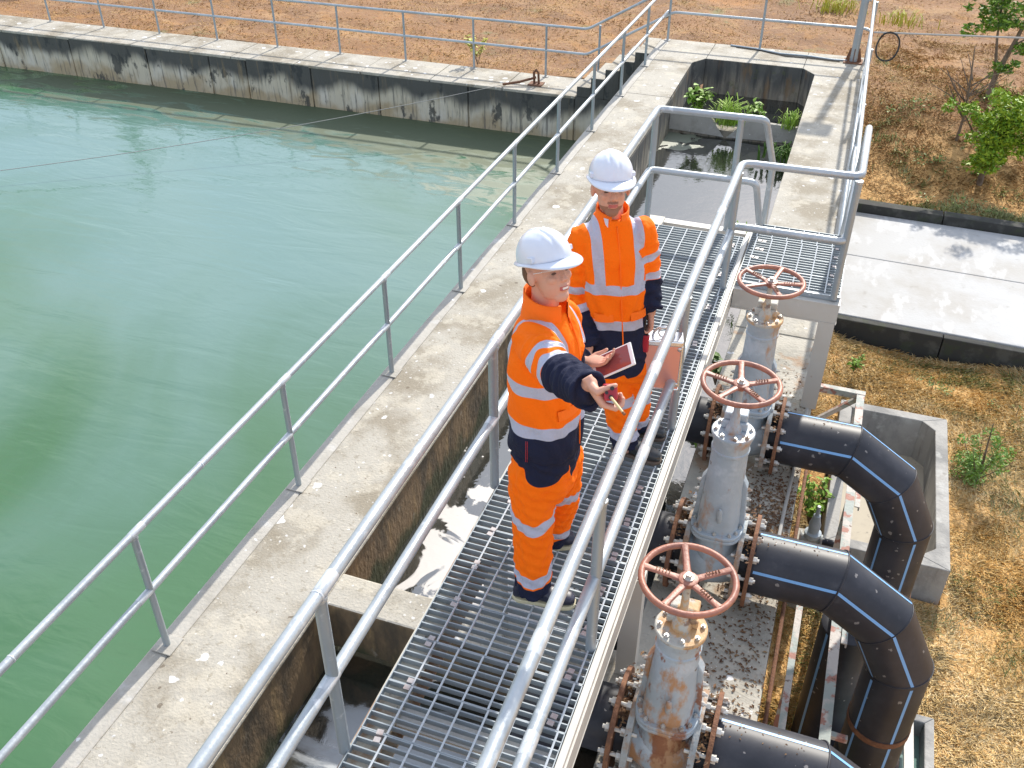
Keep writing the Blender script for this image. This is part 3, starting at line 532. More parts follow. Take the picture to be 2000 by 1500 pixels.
# ------------------------------------------------------------ black pipes with mitred bends
def black_pipe(label, y, ze, xs_=(.43,.74,.905), clamp=-1.75, r=.183):
    t = thing('black_pipe', label, 'pipe', (.4, y, ze), 'black plastic pipes bending down from the valves'); base = tuple(wloc(t))
    x1, x2, x3 = xs_; P = [V(-.015,y,ZA),V(x1,y,ZA),V(x2,y,ZA-.20),V(x3,y,ZA-.53),V(x3+.0,y,ze)]
    n = 40; Ts = [unit(b-a) for a, b in zip(P[:-1], P[1:])]
    def joint(i):
        if i == 0: return P[0], Ts[0]
        if i == len(P)-1: return P[-1], Ts[-1]
        return P[i], unit(Ts[i-1]+Ts[i])
    def ringpts(i, seg, rr):
        c, nrm = joint(i); T = Ts[seg]; up = V(-T[2],0,T[0]); side = V(0,1,0); out = []
        for j in range(n):
            a = 2*PI*j/n; o = side*math.cos(a)*rr+up*math.sin(a)*rr
            # slide along T onto the mitre plane
            k = -(o@nrm)/(T@nrm); out.append(c+o+T*k)
        return out
    for s in range(len(P)-1):
        A = ringpts(s, s, r); B = ringpts(s+1, s, r)
        fs = [(j, (j+1) % n, n+(j+1) % n, n+j) for j in range(n)]+([tuple(range(n-1,-1,-1))] if s == 0 else [])+([tuple(range(n,2*n))] if s == len(P)-2 else [])
        o = MB().add(A+B, fs).build('pipe_section', [M['hdpe']], t, smooth='auto')
        for j0 in (n*13//16, n*5//8, n//5, n*7//16):  # painted stripes: thin proud strips
            A2 = ringpts(s, s, r+.0016); B2 = ringpts(s+1, s, r+.0016); w2 = 1
            a0, a1 = A2[j0 % n], A2[(j0+w2) % n]; b0, b1 = B2[j0 % n], B2[(j0+w2) % n]
            if s == 0 and j0 == n//5: pass
            sh = .60
            a1 = a0+(a1-a0)*sh; b1 = b0+(b1-b0)*sh; g = .012
            aa0 = a0+(b0-a0)*g; aa1 = a1+(b1-a1)*g; bb0 = b0+(a0-b0)*g; bb1 = b1+(a1-b1)*g
            MB().add([aa0,aa1,bb1,bb0], [(0,1,2,3)]).build('blue_stripe', [M['stripe']], o, off=base)
        if 0 < s:
            c, nrm = joint(s); R1 = ringpts(s, s, r+.001); rr = []
            mb = MB().tube(R1+[R1[0]], .0035 if s > 1 else .006, 5, caps=False); mb.build('weld_bead', [M['hdpe']], t, smooth=True)
    # flange ring and tie rods on the valve side
    ring(-.045,-.022,(y,ZA),.272,.17,M['rust'],t,'backing_ring')
    MB().lathe((-.10,y,ZA),(1,0,0),[(0,.165),(.05,.165),(.052,.187),(.09,.19)],28).build('stub_end',[M['hdpe']],t,smooth='auto')
    for j in range(12):
        a = 2*PI*(j+.5)/12; yy, zz = y+.232*math.cos(a), ZA+.232*math.sin(a)
        mb = MB().cyl((-.145,yy,zz),(.012,yy,zz),.0105,8).cyl((-.021,yy,zz),(.001,yy,zz),.021,6).cyl((-.092,yy,zz),(-.070,yy,zz),.021,6); mb.build('tie_rod',[M['bolt']],t,smooth='auto')
    if clamp:
        mb = MB(); R1 = [(x3+ (r+.006)*math.cos(a), y+(r+.006)*math.sin(a)) for a in np.linspace(0,2*PI,33)]
        vs = []; 
        for (x_, y_) in R1: vs += [(x_,y_,clamp-.022),(x_,y_,clamp+.022)]
        for a in np.linspace(0,2*PI,33): vs += [(x3+(r+.001)*math.cos(a), y+(r+.001)*math.sin(a), clamp-.022),(x3+(r+.001)*math.cos(a), y+(r+.001)*math.sin(a), clamp+.022)]
        m_ = 66; fs = []
        for j in range(32): a, b = 2*j, 2*j+2; fs += [(a,b,b+1,a+1),(m_+a+1,m_+b+1,m_+b,m_+a),(a+1,b+1,m_+b+1,m_+a+1),(b,a,m_+a,m_+b)]
        mb.add(vs, fs).build('clamp', [M['rust']], t, smooth='auto')
        MB().lathe((x3,y,clamp-.32),(0,0,-1),[(0,r+.002),(.02,r+.016),(.14,r+.016),(.16,r+.002)],32).build('coupling',[M['hdpe']],t,smooth='auto')
    return t
black_pipe('black pipe nearest the camera, cut by the bottom edge of the photo', 2.88, -3.3)
black_pipe('middle black pipe with a rusty clamp round its vertical leg', 4.20, -3.3)
black_pipe('farthest black pipe bending down in front of the open concrete tank', 5.45, -3.3, clamp=-1.85)
t = thing('black_pipe', 'upright black pipe standing in shade behind the steel frame rail', 'pipe', (.69, 5.02, -3.3))
MB().lathe((.69,5.02,-3.35),(0,0,1),[(0,.183),(1.50,.183),(1.505,.178),(1.52,.10)],36).build('barrel', [M['hdpe']], t, smooth='auto')
MB().add([(.69-.14,5.02-.121,-3.35),(.69-.125,5.02-.136,-3.35),(.69-.125,5.02-.136,-1.86),(.69-.14,5.02-.121,-1.86)],[(0,1,2,3)]).build('blue_stripe', [M['stripe']], t)
# feed pipes on the pit side of the valves
for y, lb in ((2.88,'feed pipe with rusty flange left of the nearest valve'),(4.20,'feed pipe with rusty flange left of the middle valve'),(5.45,'feed pipe with rusty flange left of the farthest valve')):
    t = thing('feed_pipe', lb, 'pipe', (-.6, y, ZA), 'short feed pipes under the walkway edge')
    MB().tube(fillet([(-.40,y,ZA),(-.85,y,ZA),(-.95,y,-2.2)], .2, 6), .165, 28).build('barrel', [M['hdpe']], t, smooth='auto')
    ring(-.495,-.472,(y,ZA),.272,.15,M['rust'],t,'backing_ring')
    for j in range(12):
        a = 2*PI*(j+.5)/12; yy, zz = y+.232*math.cos(a), ZA+.232*math.sin(a)
        MB().cyl((-.53,yy,zz),(-.365,yy,zz),.0105,8).cyl((-.516,yy,zz),(-.496,yy,zz),.021,6).cyl((-.442,yy,zz),(-.421,yy,zz),.021,6).build('tie_rod',[M['bolt']],t,smooth='auto')
# ------------------------------------------------------------ support frame beside the pipes
fr = thing('support_frame', 'peeling green and rust steel angle frame running below the black pipes', 'frame', (.5, 5.5, -1.75))
def angle(nm, a, b, wd=.03, th=.005, m='frame', par=fr):
    a, b = V(*a), V(*b); T = unit(b-a); s = unit(np.cross(T, V(0,0,1)) if abs(T[2]) < .9 else V(1,0,0)); u = np.cross(s, T)
    mb = MB(); mb.obox((a+b)/2, s*wd, T*np.linalg.norm(b-a)/2, u*th); mb.obox((a+b)/2-u*(wd+.001)+s*(wd-th), s*th, T*np.linalg.norm(b-a)/2, u*(wd-th)); mb.build(nm, [M[m]], par)
angle('long_rail', (.60,2.2,-1.75), (.60,7.78,-1.75), .034); angle('long_rail', (.345,2.2,-1.76), (.345,5.2,-1.76), .022)
angle('cross_rail', (.20,7.80,-1.745), (.64,7.80,-1.745), .03); angle('diagonal_brace', (.22,7.78,-2.15), (.56,7.78,-1.80), .02)
for y in (3.6,4.95,6.4): angle('splice_plate', (.665,y-.17,-1.79), (.665,y+.17,-1.79), .02)
for (x, y) in ((.60,7.75),(.60,6.3),(.345,4.3)): angle('leg', (x,y,-3.3), (x,y,-1.80), .025)
for y in (4.20, 5.45): angle('clamp_arm', (.62,y-.16,-1.80), (.74,y-.16,-1.80), .018)
# conduits on the valve slab
o = MB().tube([(.135,6.2,WT+.018),(.12,5.6,WT+.018),(.105,5.0,WT+.018),(.10,4.6,WT+.018)], .012, 8).build('conduit', [M['cable']], smooth='auto'); tag(o, 'thin grey conduit clipped along the valve slab beyond the middle pipe', 'conduit')
o = MB().tube([(.215,6.2,-1.28),(.225,2.0,-1.30)], .013, 8).build('conduit', [M['rust']], smooth='auto'); tag(o, 'brown rod running alongside the outer face of the valve slab', 'conduit')
sv = thing('small_valve', 'small grey pipe valve on a black elbow between slab and frame', 'valve', (.42, 6.35, -2.2))
MB().lathe((.40,6.4,-2.35),(0,0,1),[(0,.06),(.02,.07),(.05,.07),(.06,.045),(.14,.05),(.2,.035),(.24,.03),(.25,.018),(.34,.014)],16).build('bonnet',[M['valve']],sv,smooth='auto')
MB().lathe((.30,6.4,-2.38),(1,0,0),[(0,.055),(.015,.055),(.016,.035),(.17,.035),(.171,.055),(.186,.055)],14).build('body',[M['flange']],sv,smooth='auto')
MB().tube(fillet([(.48,6.4,-2.38),(.70,6.4,-2.38),(.72,6.4,-3.0)],.08,5),.032,14).build('elbow_pipe',[M['hdpe']],sv,smooth='auto')
o = MB().box((.26,6.25,-3.3),(.42,6.6,-2.46)).build('concrete_pad',[M['conc']],bevel=.01); tag(o,'pale concrete plinth under the small grey valve','plinth')
# ------------------------------------------------------------ lamp pole, cables, hook
lp = thing('lamp_pole', 'tall grey pole on a rusty gusseted base at the corner of the end slab', 'lamp pole', (-.11, 15.58, WT)); 
MB().cyl((-.11,15.58,WT+.01),(-.11,15.58,1.45),.055,20).build('pole',[M['galv']],lp,smooth='auto')
MB().box((-.25,15.45,WT),(.03,15.71,WT+.014)).build('base_plate',[M['rust']],lp)
for k in range(4):
    a = k*PI/2+PI/4*0; d = V(math.cos(a), math.sin(a), 0); q = V(-d[1], d[0], 0)*.006; c = V(-.11,15.58,WT+.0145)
    vs = [c+d*.056, c+d*.12, c+d*.07+V(0,0,.19), c+d*.056+V(0,0,.19)]; MB().add([p-q for p in vs]+[p+q for p in vs], [(3,2,1,0),(4,5,6,7),(0,1,5,4),(1,2,6,5),(2,3,7,6),(3,0,4,7)]).build('gusset',[M['rust']],lp)
MB().obox((-.11,15.5,1.5),(.2,0,0),(0,.10,-.04),(0,.05,.12)).build('lamp_head',[M['galv']],lp,bevel=.02)
o = MB().tube([(-2.0,15.80,WT+.012),(-1.6,15.74,WT+.012),(-1.2,15.60,WT+.012),(-.8,15.62,WT+.012),(-.4,15.55,WT+.012),(-.2,15.58,WT+.012)], .014, 8).build('cable',[M['galv']],smooth='auto'); tag(o,'grey cable snaking over the end slab to the lamp pole','cable')
MB().tube([(-1.9,15.74,WT+.009),(-1.5,15.68,WT+.009),(-1.1,15.5,WT+.009),(-.7,15.52,WT+.009),(-.3,15.50,WT+.009)],.009,6).build('second_strand',[M['black']],o,smooth='auto')
c = V(.30,13.9,-.25); pts = [c+V(.14*math.cos(a)*(1+.05*math.sin(2*a)), .02*math.sin(3*a), .19*math.sin(a)) for a in np.linspace(0,4*PI,60)]
o = MB().tube(pts,.012,6).build('cable_coil',[M['black']],smooth='auto'); tag(o,'black coil of cable hanging outside the right railing','cable')
o = MB().tube([(.09,13.9,-.08),(3,14.3,-.03),(9,15.2,.10)],.012,6).build('cable',[M['cable']],smooth='auto'); tag(o,'grey wire stretched from the right railing over the grass','cable')
hk = thing('mooring_hook', 'rusty iron hook bolted to the far pool wall', 'hook', (-5.1,15.3,FW))
MB().box((-5.22,15.2,FW),(-4.98,15.42,FW+.015)).build('plate',[M['rust']],hk)
MB().tube([(-5.13,15.3,FW+.01),(-5.14,15.3,FW+.20),(-5.1,15.3,FW+.24),(-5.06,15.3,FW+.2),(-5.05,15.3,FW+.01)],.02,8).build('eye',[M['rust']],hk,smooth='auto')
MB().tube([(-5.1,15.3,FW+.12),(-5.35,15.15,FW+.06),(-5.6,15.02,FW+.03)],.022,8).build('shackle',[M['rust']],hk,smooth='auto')
pts = [V(-5.6,15.0,FW+.03)*(1-t)+V(-13.5,9.2,-2.35)*t+V(0,0,-.35*4*t*(1-t)*.4) for t in np.linspace(0,1,24)]
o = MB().tube(pts,.0055,5).build('wire',[M['cable']],smooth=True); tag(o,'thin wire stretched over the pool from the rusty hook','wire')

# ------------------------------------------------------------ dry grass, weeds and trees
def vnoise(x, y, s, seed=0):
    x = x*s+seed*17.3; y = y*s+seed*5.1; out = np.zeros_like(x); amp = 1; tot = 0
    for o in range(3):
        xi = np.floor(x).astype(int); yi = np.floor(y).astype(int); fx = x-xi; fy = y-yi; fx = fx*fx*(3-2*fx); fy = fy*fy*(3-2*fy)
        h = lambda a, b: np.modf(np.abs(np.sin(a*127.1+b*311.7+o*7.7)*43758.5453))[0]
        out += amp*((h(xi,yi)*(1-fx)+h(xi+1,yi)*fx)*(1-fy)+(h(xi,yi+1)*(1-fx)+h(xi+1,yi+1)*fx)*fy); tot += amp; amp *= .5; x = x*2.03; y = y*2.03
    return out/tot
def blades(name, n, x0, x1, y0, y1, L0, L1, wd, m, lean=.8, thr=.35, seed=1, zf=ground_z, sc=.9):
    x = RNG.uniform(x0, x1, n); y = RNG.uniform(y0, y1, n); d = vnoise(x, y, sc, seed)
    fine = vnoise(x, y, sc*5, seed+3); keep = (d*.6+fine*.4+RNG.uniform(-.12,.12,n)) > thr; x, y, fine = x[keep], y[keep], fine[keep]
    ok = ~((x > .45) & (x < 1.66) & (y > 6.7) & (y < 9.2)) & ~((x > .17) & (y > 10.75) & (y < 14.32)) & ~((x > .9) & (x < 1.55) & (y > 3.9) & (y < 5.4)); x, y, fine = x[ok], y[ok], fine[ok]
    n = len(x); z = zf(x, y); L_ = RNG.uniform(L0, L1, n)*(.6+fine); a = vnoise(x, y, 1.3, 9)*12+RNG.normal(0, 1.0, n); el = np.clip(RNG.normal(1-lean, .3, n), .05, 1)*1.3
    dx = np.cos(a)*np.cos(el); dy = np.sin(a)*np.cos(el); dz = np.sin(el); px, py = -np.sin(a), np.cos(a); w2 = wd*RNG.uniform(.6, 1.5, n)
    base = np.stack([x, y, z], 1); D = np.stack([dx, dy, dz], 1); P_ = np.stack([px, py, 0*px], 1)
    mid = base+D*(L_*.55)[:, None]; tip = base+D*L_[:, None]-np.stack([0*x,0*x,L_*.18], 1)
    vs = np.stack([base-P_*w2[:, None]*.5, base+P_*w2[:, None]*.5, mid+P_*w2[:, None]*.4, tip, mid-P_*w2[:, None]*.4], 1).reshape(-1, 3)
    me = bpy.data.meshes.new(name); k = np.arange(n)*5
    me.vertices.add(len(vs)); me.vertices.foreach_set('co', vs.ravel()); me.loops.add(n*5); me.polygons.add(n)
    me.loops.foreach_set('vertex_index', np.stack([k, k+1, k+2, k+3, k+4], 1).ravel()); me.polygons.foreach_set('loop_start', np.arange(n)*5); me.polygons.foreach_set('loop_total', np.full(n, 5))
    me.update(); me.validate()
    at_ = me.attributes.new('tint', 'FLOAT', 'POINT'); at_.data.foreach_set('value', np.repeat(RNG.uniform(0, 1, n), 5))
    me.materials.append(m); o = bpy.data.objects.new(name, me); COL.objects.link(o); return tag(o, kind='stuff')
def tinted(name, cols, rough=.8):
    m = bpy.data.materials.new(name); m.use_nodes = True; N = m.node_tree.nodes; L = m.node_tree.links; p = N['Principled BSDF']; p.inputs['Roughness'].default_value = rough; p.inputs['Specular IOR Level'].default_value = .2
    a = N.new('ShaderNodeAttribute'); a.attribute_name = 'tint'; g_ = N.new('ShaderNodeNewGeometry'); t = N.new('ShaderNodeTexNoise'); t.inputs['Scale'].default_value = .8; t.inputs['Detail'].default_value = 4; L.new(g_.outputs['Position'], t.inputs[0])
    mr = N.new('ShaderNodeMapRange'); mr.inputs[1].default_value = .32; mr.inputs[2].default_value = .68; L.new(t.outputs['Fac'], mr.inputs[0])
    ad = N.new('ShaderNodeMath'); ad.operation = 'MULTIPLY_ADD'; L.new(a.outputs['Fac'], ad.inputs[0]); ad.inputs[1].default_value = .45; 
    ml = N.new('ShaderNodeMath'); ml.operation = 'MULTIPLY'; L.new(mr.outputs[0], ml.inputs[0]); ml.inputs[1].default_value = .55; L.new(ml.outputs[0], ad.inputs[2])
    r = N.new('ShaderNodeValToRGB'); e = r.color_ramp.elements; e[0].color = (*cols[0], 1); e[1].color = (*cols[-1], 1)
    for i, c in enumerate(cols[1:-1]): q = e.new((i+1)/(len(cols)-1)); q.color = (*c, 1)
    L.new(ad.outputs[0], r.inputs[0]); L.new(r.outputs[0], p.inputs['Base Color']); return m
GN = tinted('straw_near', [(.64,.34,.09), (.76,.48,.17), (.86,.64,.31), (.90,.74,.46), (.74,.43,.14)])
GF = tinted('straw_far', [(.32,.165,.07), (.46,.27,.11), (.56,.38,.18), (.46,.24,.07)])
GG = tinted('weed_blades', [(.16,.20,.06), (.30,.33,.12), (.42,.42,.22), (.22,.27,.08)])
blades('dry_grass', 230000, .2, 3.6, 2.8, 10.8, .04, .10, .0042, GN, .85, .36, 1)
blades('dry_grass', 60000, .2, 5, 14.3, 21, .035, .09, .008, GF, .85, .42, 2)
blades('dry_grass', 90000, -19, 6, 15.95, 25, .03, .08, .011, GF, .85, .45, 3)
blades('green_weeds', 40000, .2, 3.6, 3.0, 10.5, .04, .10, .0055, GG, .45, .60, 5, sc=.8)
blades('green_weeds', 16000, .3, 5, 14.35, 19, .06, .16, .013, GG, .45, .57, 6, sc=.7)
blades('green_weeds', 3500, .3, 3.4, 10.2, 10.6, .04, .12, .006, GG, .5, .5, 8)
blades('green_weeds', 5000, .3, 4.4, 14.32, 14.7, .06, .16, .011, GG, .3, .45, 8)
# scattered leaf litter on the valve slab and flanges
def litter(name, n, pts, m, s0, s1, z):
    mb = MB()
    for k in range(n):
        x, y = pts(); s = random.uniform(s0, s1); a = random.uniform(0, 6.28); c, d = math.cos(a)*s, math.sin(a)*s; q = .45
        mb.add([(x-c,y-d,z+.001),(x+d*q,y-c*q,z+.001+random.random()*s*.6),(x+c,y+d,z+.002),(x-d*q,y+c*q,z+.001+random.random()*s*.6)], [(0,1,2,3)])
    return tag(mb.build(name, [m]), kind='stuff')
def slabpt():
    while True:
        x = random.uniform(-.5,.165); y = random.triangular(2.2, 7.0, 4.9 if random.random() < .6 else 3.3)
        if random.random() < .25+.75*(x > -.2): return x, y
litter('leaf_litter', 1900, slabpt, M['litter'], .005, .017, WT)
litter('leaf_litter', 600, lambda: (random.gauss(.02,.06), random.choice((4.35,4.72,5.65,3.1))+random.gauss(0,.09)), M['litter'], .006, .016, WT+.004)
for (y, z) in ((2.88,ZA),(4.2,ZA),(5.45,ZA)):
    for xs0 in (-.063, -.45):
        litter('leaf_litter', 130, lambda: (xs0+random.gauss(0,.02), y+random.gauss(0,.09)), M['litter'], .008, .02, z+.19)
litter('leaf_litter', 900, lambda: (random.uniform(-.12,.155), random.gauss(4.85,.28)), M['litter'], .006, .017, WT+.003)
litter('white_flakes', 220, slabpt, M['white'], .003, .006, WT)
litter('leaf_litter', 60, lambda: (random.uniform(.0,.4), random.choice((2.88,4.2,5.45))+random.gauss(0,.03)), M['litter'], .004, .009, ZA+.181)
litter('leaf_litter', 120, lambda: (random.uniform(-3.1,-2.4), random.uniform(1,15)), M['litter'], .003, .008, WT)
# leaf shapes
def leaf_mesh(name, L_, wd, m, fold=.25):
    vs = [(0,0,0),(-wd,.35*L_,fold*wd),(-wd*.8,.7*L_,fold*wd),(0,L_,-.08*L_),(wd*.8,.7*L_,fold*wd),(wd,.35*L_,fold*wd),(0,.5*L_,.02*L_)]
    return MB().add(vs, [(0,6,1),(1,6,2),(2,6,3),(3,6,4),(4,6,5),(5,6,0)]).mesh(name, [m], smooth=True)
def leafy_weed(label, loc, h, nst, nl, L_, m, lean=(0,0), cat='plant', name='leafy_weed'):
    t = thing(name, label, cat, loc); lm = leaf_mesh('leaf', L_, L_*.30, m); stm = MB()
    for s in range(nst):
        a = random.uniform(0, 6.28); hh = h*random.uniform(.6,1); tip = V(math.cos(a)*h*.35+lean[0]*hh, math.sin(a)*h*.35+lean[1]*hh, hh)
        pts = [V(*loc)+tip*q+V(0,0,h*.1*math.sin(q*3)) for q in np.linspace(0,1,6)]; stm.tube(pts, [.006,.005,.004,.003,.003,.002], 5)
        for k in range(nl):
            q = random.uniform(.3,1); p = V(*loc)+tip*q+V(0,0,h*.1*math.sin(q*3)); b = random.uniform(0,6.28)
            o = inst('leaf', lm, t, tuple(p-V(*loc)), (random.uniform(-.7,.5), random.uniform(-.4,.4), b)); sc = random.uniform(.6,1.2); o.scale = (sc,)*3
    stm.build('stem', [M['bark']], t); return t
def tuft(label, loc, n, h, m, spread=.12, wd=.006, cat='grass tuft', name='grass_tuft'):
    t = thing(name, label, cat, loc); mb = MB()
    for k in range(n):
        a = random.uniform(0,6.28); b0 = V(*loc)+V(random.gauss(0,spread*.4),random.gauss(0,spread*.3),0); hh = h*random.uniform(.5,1.1); out = V(math.cos(a),math.sin(a),0)*hh*random.uniform(.2,.9); sd = V(-math.sin(a),math.cos(a),0)*wd
        p1 = b0+out*.35+V(0,0,hh*.6); p2 = b0+out*.75+V(0,0,hh*.75); p3 = b0+out*1.05+V(0,0,hh*.5)
        mb.add([b0-sd,b0+sd,p1+sd,p1-sd,p2+sd*.7,p2-sd*.7,p3], [(0,1,2,3),(3,2,4,5),(5,4,6)])
    tag(mb.build('blades', [m], t), kind='stuff'); return t
M['grassb'] = leafmat('bright_grass', (.24,.40,.04), (.38,.50,.10))
tuft('bright green long grass hanging through the notch of the weir', (-1.58,13.12,-1.28), 110, .46, M['grassb'], .22, .008)
tuft('small bright green grass clump at the right end of the weir', (-.72,13.12,-1.22), 60, .30, M['grassb'], .2, .007)
tuft('green grass sprouting by the wall edge beyond the platform', (-.60,9.0,-1.02), 90, .26, M['grassb'], .25, .006)
tuft('dark green weeds on the waterline below the right end of the weir', (-.70,12.4,-1.40), 90, .25, M['leafd'], .35, .010)
tuft('tall yellow straw clump behind the end slab', (-.75,22.2,-1.78), 110, .38, M['leafy'], .7, .010)
tuft('pale straw clump at the top right behind the railing', (.6,21.6,-1.80), 70, .35, M['leafy'], .5, .010)
leafy_weed('broad leaved green weed growing at the left part of the weir', (-2.0,13.12,-1.20), .42, 9, 15, .10, M['leaf'])
leafy_weed('broad leaved green weed behind the right plate of the weir', (-1.25,13.3,-1.30), .35, 7, 13, .09, M['leaf'])
leafy_weed('dark leaved plant leaning over the pit water beside the farthest valve', (-.62,6.75,-1.25), .34, 6, 12, .085, M['leafd'], (-.25,0))
leafy_weed('green leaves sticking out beside the deck edge next to the farthest valve', (-.60,5.75,-1.15), .28, 4, 9, .085, M['leaf'], (-.2,0))
leafy_weed('bushy green plant growing inside the steel frame by the tank', (.40,7.35,-3.05), .50, 12, 20, .06, M['leaf'])
leafy_weed('low green weed under the frame at the lower edge', (.30,3.9,-3.1), .5, 8, 14, .07, M['leaf'])
leafy_weed('yellow flowering weed behind the far pool railing', (-6.5,16.15,-1.8), .55, 7, 16, .085, M['leafy'])
leafy_weed('small green weed on the dry grass left of the tank', (.62,9.9,-2.85), .25, 7, 12, .055, M['leaf'])
# trees and shrubs: many small leaves in clumps, tapered trunks and limbs
def tree(name, label, cat, loc, trunk, limbs, clumps, nleaf, ls, m1, m2=None, bare=False):
    """trunk: path points relative to loc; limbs: list of paths; clumps: (x,y,z,r)"""
    t = thing(name, label, cat, loc); B = V(*loc); mb = MB()
    mb.tube([B+V(*p) for p in trunk[0]], trunk[1], 10)
    mb.build('trunk', [M['bark']], t, smooth='auto')
    if limbs:
        lb = MB()
        for (pth, r0) in limbs: lb.tube([B+V(*p) for p in pth], list(np.linspace(r0, r0*.3, len(pth))), 6)
        lb.build('limbs', [M['bark']], t, smooth='auto')
    if clumps:
        vs = []; n = 0
        for (x, y, z, r) in clumps:
            k = int(nleaf*r*r/.09)
            d = RNG.normal(0, 1, (k, 3)); d /= np.linalg.norm(d, axis=1)[:, None]; rad = r*RNG.uniform(.35, 1, (k, 1))**.6*RNG.uniform(.7, 1.15, (k, 1)); c = B+V(x, y, z)+d*rad*V(1, 1, .8)
            a = RNG.normal(0, 1, (k, 3)); a[:, 2] = a[:, 2]*.4-.35; a /= np.linalg.norm(a, axis=1)[:, None]; b = np.cross(a, RNG.normal(0, 1, (k, 3))); b /= np.linalg.norm(b, axis=1)[:, None]; s = ls*RNG.uniform(.6, 1.3, (k, 1))
            vs.append(np.stack([c-a*s, c+b*s*.38, c+a*s, c-b*s*.38], 1).reshape(-1, 3)); n += k
        vs = np.concatenate(vs); me = bpy.data.meshes.new('crown'); me.from_pydata((vs-B).tolist(), [], np.arange(n*4).reshape(-1, 4).tolist()); me.materials.append(m1)
        if m2: me.materials.append(m2); me.polygons.foreach_set('material_index', (RNG.uniform(0, 1, n) < .35).astype(int))
        o = bpy.data.objects.new('crown', me); COL.objects.link(o); o.parent = t
    return t
def gz(x, y): return float(ground_z(x, y))
def rc(n, cx, cy, cz, sx, sy, sz, r0, r1): return [(random.gauss(cx,sx), random.gauss(cy,sy), random.gauss(cz,sz), random.uniform(r0,r1)) for _ in range(n)]
M['leafb'] = leafmat('leaf_lime', (.22,.34,.02), (.34,.44,.03)); M['leafs'] = leafmat('leaf_soft', (.20,.34,.09), (.30,.44,.14))
b = (2.10, 15.5, gz(2.1,15.5))
tree('small_tree', 'bushy lime green young tree at the right edge beyond the road', 'tree', b, ([(0,0,-.1),(0,0,.3),(.05,0,.7),(.1,0,1.3)], [.05,.04,.03,.012]), [([(0,0,.3),(-.3,0,.8),(-.55,0,1.15)], .02), ([(0,0,.4),(.3,.1,.9),(.45,.1,1.1)], .02), ([(0,0,.2),(.2,-.1,.5)], .015)],
    rc(34, .12,0,.85,.22,.2,.24,.12,.22)+rc(9,.0,0,.42,.10,.1,.08,.08,.14)+rc(7,-.52,0,1.15,.12,.1,.05,.07,.12)+rc(12,.35,.1,1.0,.15,.2,.15,.10,.18), 420, .042, M['leafb'], M['leaf'])
b = (2.25, 18.0, gz(2.25,18.0))
tree('small_tree', 'dark green tree with a leaning forked trunk in the top right corner', 'tree', b, ([(-.1,0,-.1),(-.05,0,.4),(.1,0,1.0),(.25,0,1.8)], [.05,.045,.035,.015]), [([(-.05,0,.3),(-.2,0,1.0),(-.3,0,1.8)], .03), ([(.1,0,.9),(.5,0,1.2)], .015)],
    rc(18, -.25,0,1.35,.20,.2,.22,.10,.20)+rc(8,.35,0,1.15,.12,.1,.12,.1,.16)+rc(6,.0,0,.55,.1,.1,.08,.08,.13)+rc(8,-.6,0,1.65,.15,.2,.08,.08,.14), 380, .046, M['leaf'], M['leafd'])
b = (1.72, 16.6, gz(1.72,16.6)); br = []
for k in range(22):
    h0 = random.uniform(.3,1.0); a = random.choice((PI,0))+random.gauss(0,.7); L_ = random.uniform(.25,.6); br.append(([(0,0,h0),(math.cos(a)*L_*.5,math.sin(a)*.2,h0+.2),(math.cos(a)*L_,math.sin(a)*.3,h0+.3+random.uniform(0,.25))], .011))
tree('bare_shrub', 'leafless grey shrub of thin twigs left of the green trees', 'shrub', b, ([(0,0,-.1),(.02,0,.5),(-.05,0,1.1),(-.1,0,1.5)], [.025,.02,.014,.006]), br, [], 0, 0, None)
b = (1.93, 8.5, gz(1.93,8.5))
tree('shrub', 'feathery fresh green shrub on the dry grass right of the tank', 'shrub', b, ([(0,0,-.1),(0,0,.3),(-.03,0,.75)], [.015,.012,.004]), [([(0,0,.05),(-.15+.06*k,.1*(-1)**k,.3),(-.25+.1*k,.15*(-1)**k,.5)], .006) for k in range(6)],
    rc(16,0,0,.22,.13,.13,.10,.07,.13)+rc(9,-.02,0,.5,.07,.07,.12,.04,.08)+rc(4,.15,0,.35,.05,.05,.08,.05,.09), 900, .021, M['leafs'], M['leaf'])
for (x, y, lb) in ((1.5,10.0,'low greyish weed clump just below the road'),(2.38,9.8,'green weed clump at the right edge above the feathery shrub'),(2.0,13.9-.0,None)):
    if lb is None: continue
    tree('weed_clump', lb, 'weed', (x,y,gz(x,y)), ([(0,0,-.05),(0,0,.12)], [.005,.003]), [], rc(9,0,0,.06,.13,.08,.03,.05,.09), 260, .018, M['grassg'], M['leafs'])
for (x, y, lb) in ((1.75,14.75,'grey green weed patch below the lime tree near the kerb'),(1.35,15.9,'grey green weed patch left of the lime tree'),(1.0,17.2,'grey green weed patch farther up the slope')):
    tree('weed_clump', lb, 'weed', (x,y,gz(x,y)), ([(0,0,-.05),(0,0,.12)], [.005,.003]), [], rc(12,0,0,.06,.25,.15,.04,.06,.12), 140, .028, M['grassg'], M['leafs'])
b = (-18.1, 20.2, -1.8)
tree('slender_tree', 'slender tree beyond the pool seen only as a green reflection in the water', 'tree', b, ([(0,0,-.1),(.05,0,1.5),(0,0,3.2)], [.06,.045,.015]), [], rc(26,0,0,2.6,.28,.28,.55,.16,.30)+rc(8,.1,0,1.4,.15,.15,.4,.1,.18), 120, .06, M['leaf'], M['leafd'])
b = (-19.0, 20.6, -1.8)
tree('slender_tree', 'thinner tree beyond the pool whose reflection lies left of the first', 'tree', b, ([(0,0,-.1),(-.04,0,1.2),(0,0,2.3)], [.05,.035,.015]), [], rc(16,0,0,1.7,.15,.15,.45,.12,.2), 120, .06, M['leaf'], M['leafd'])

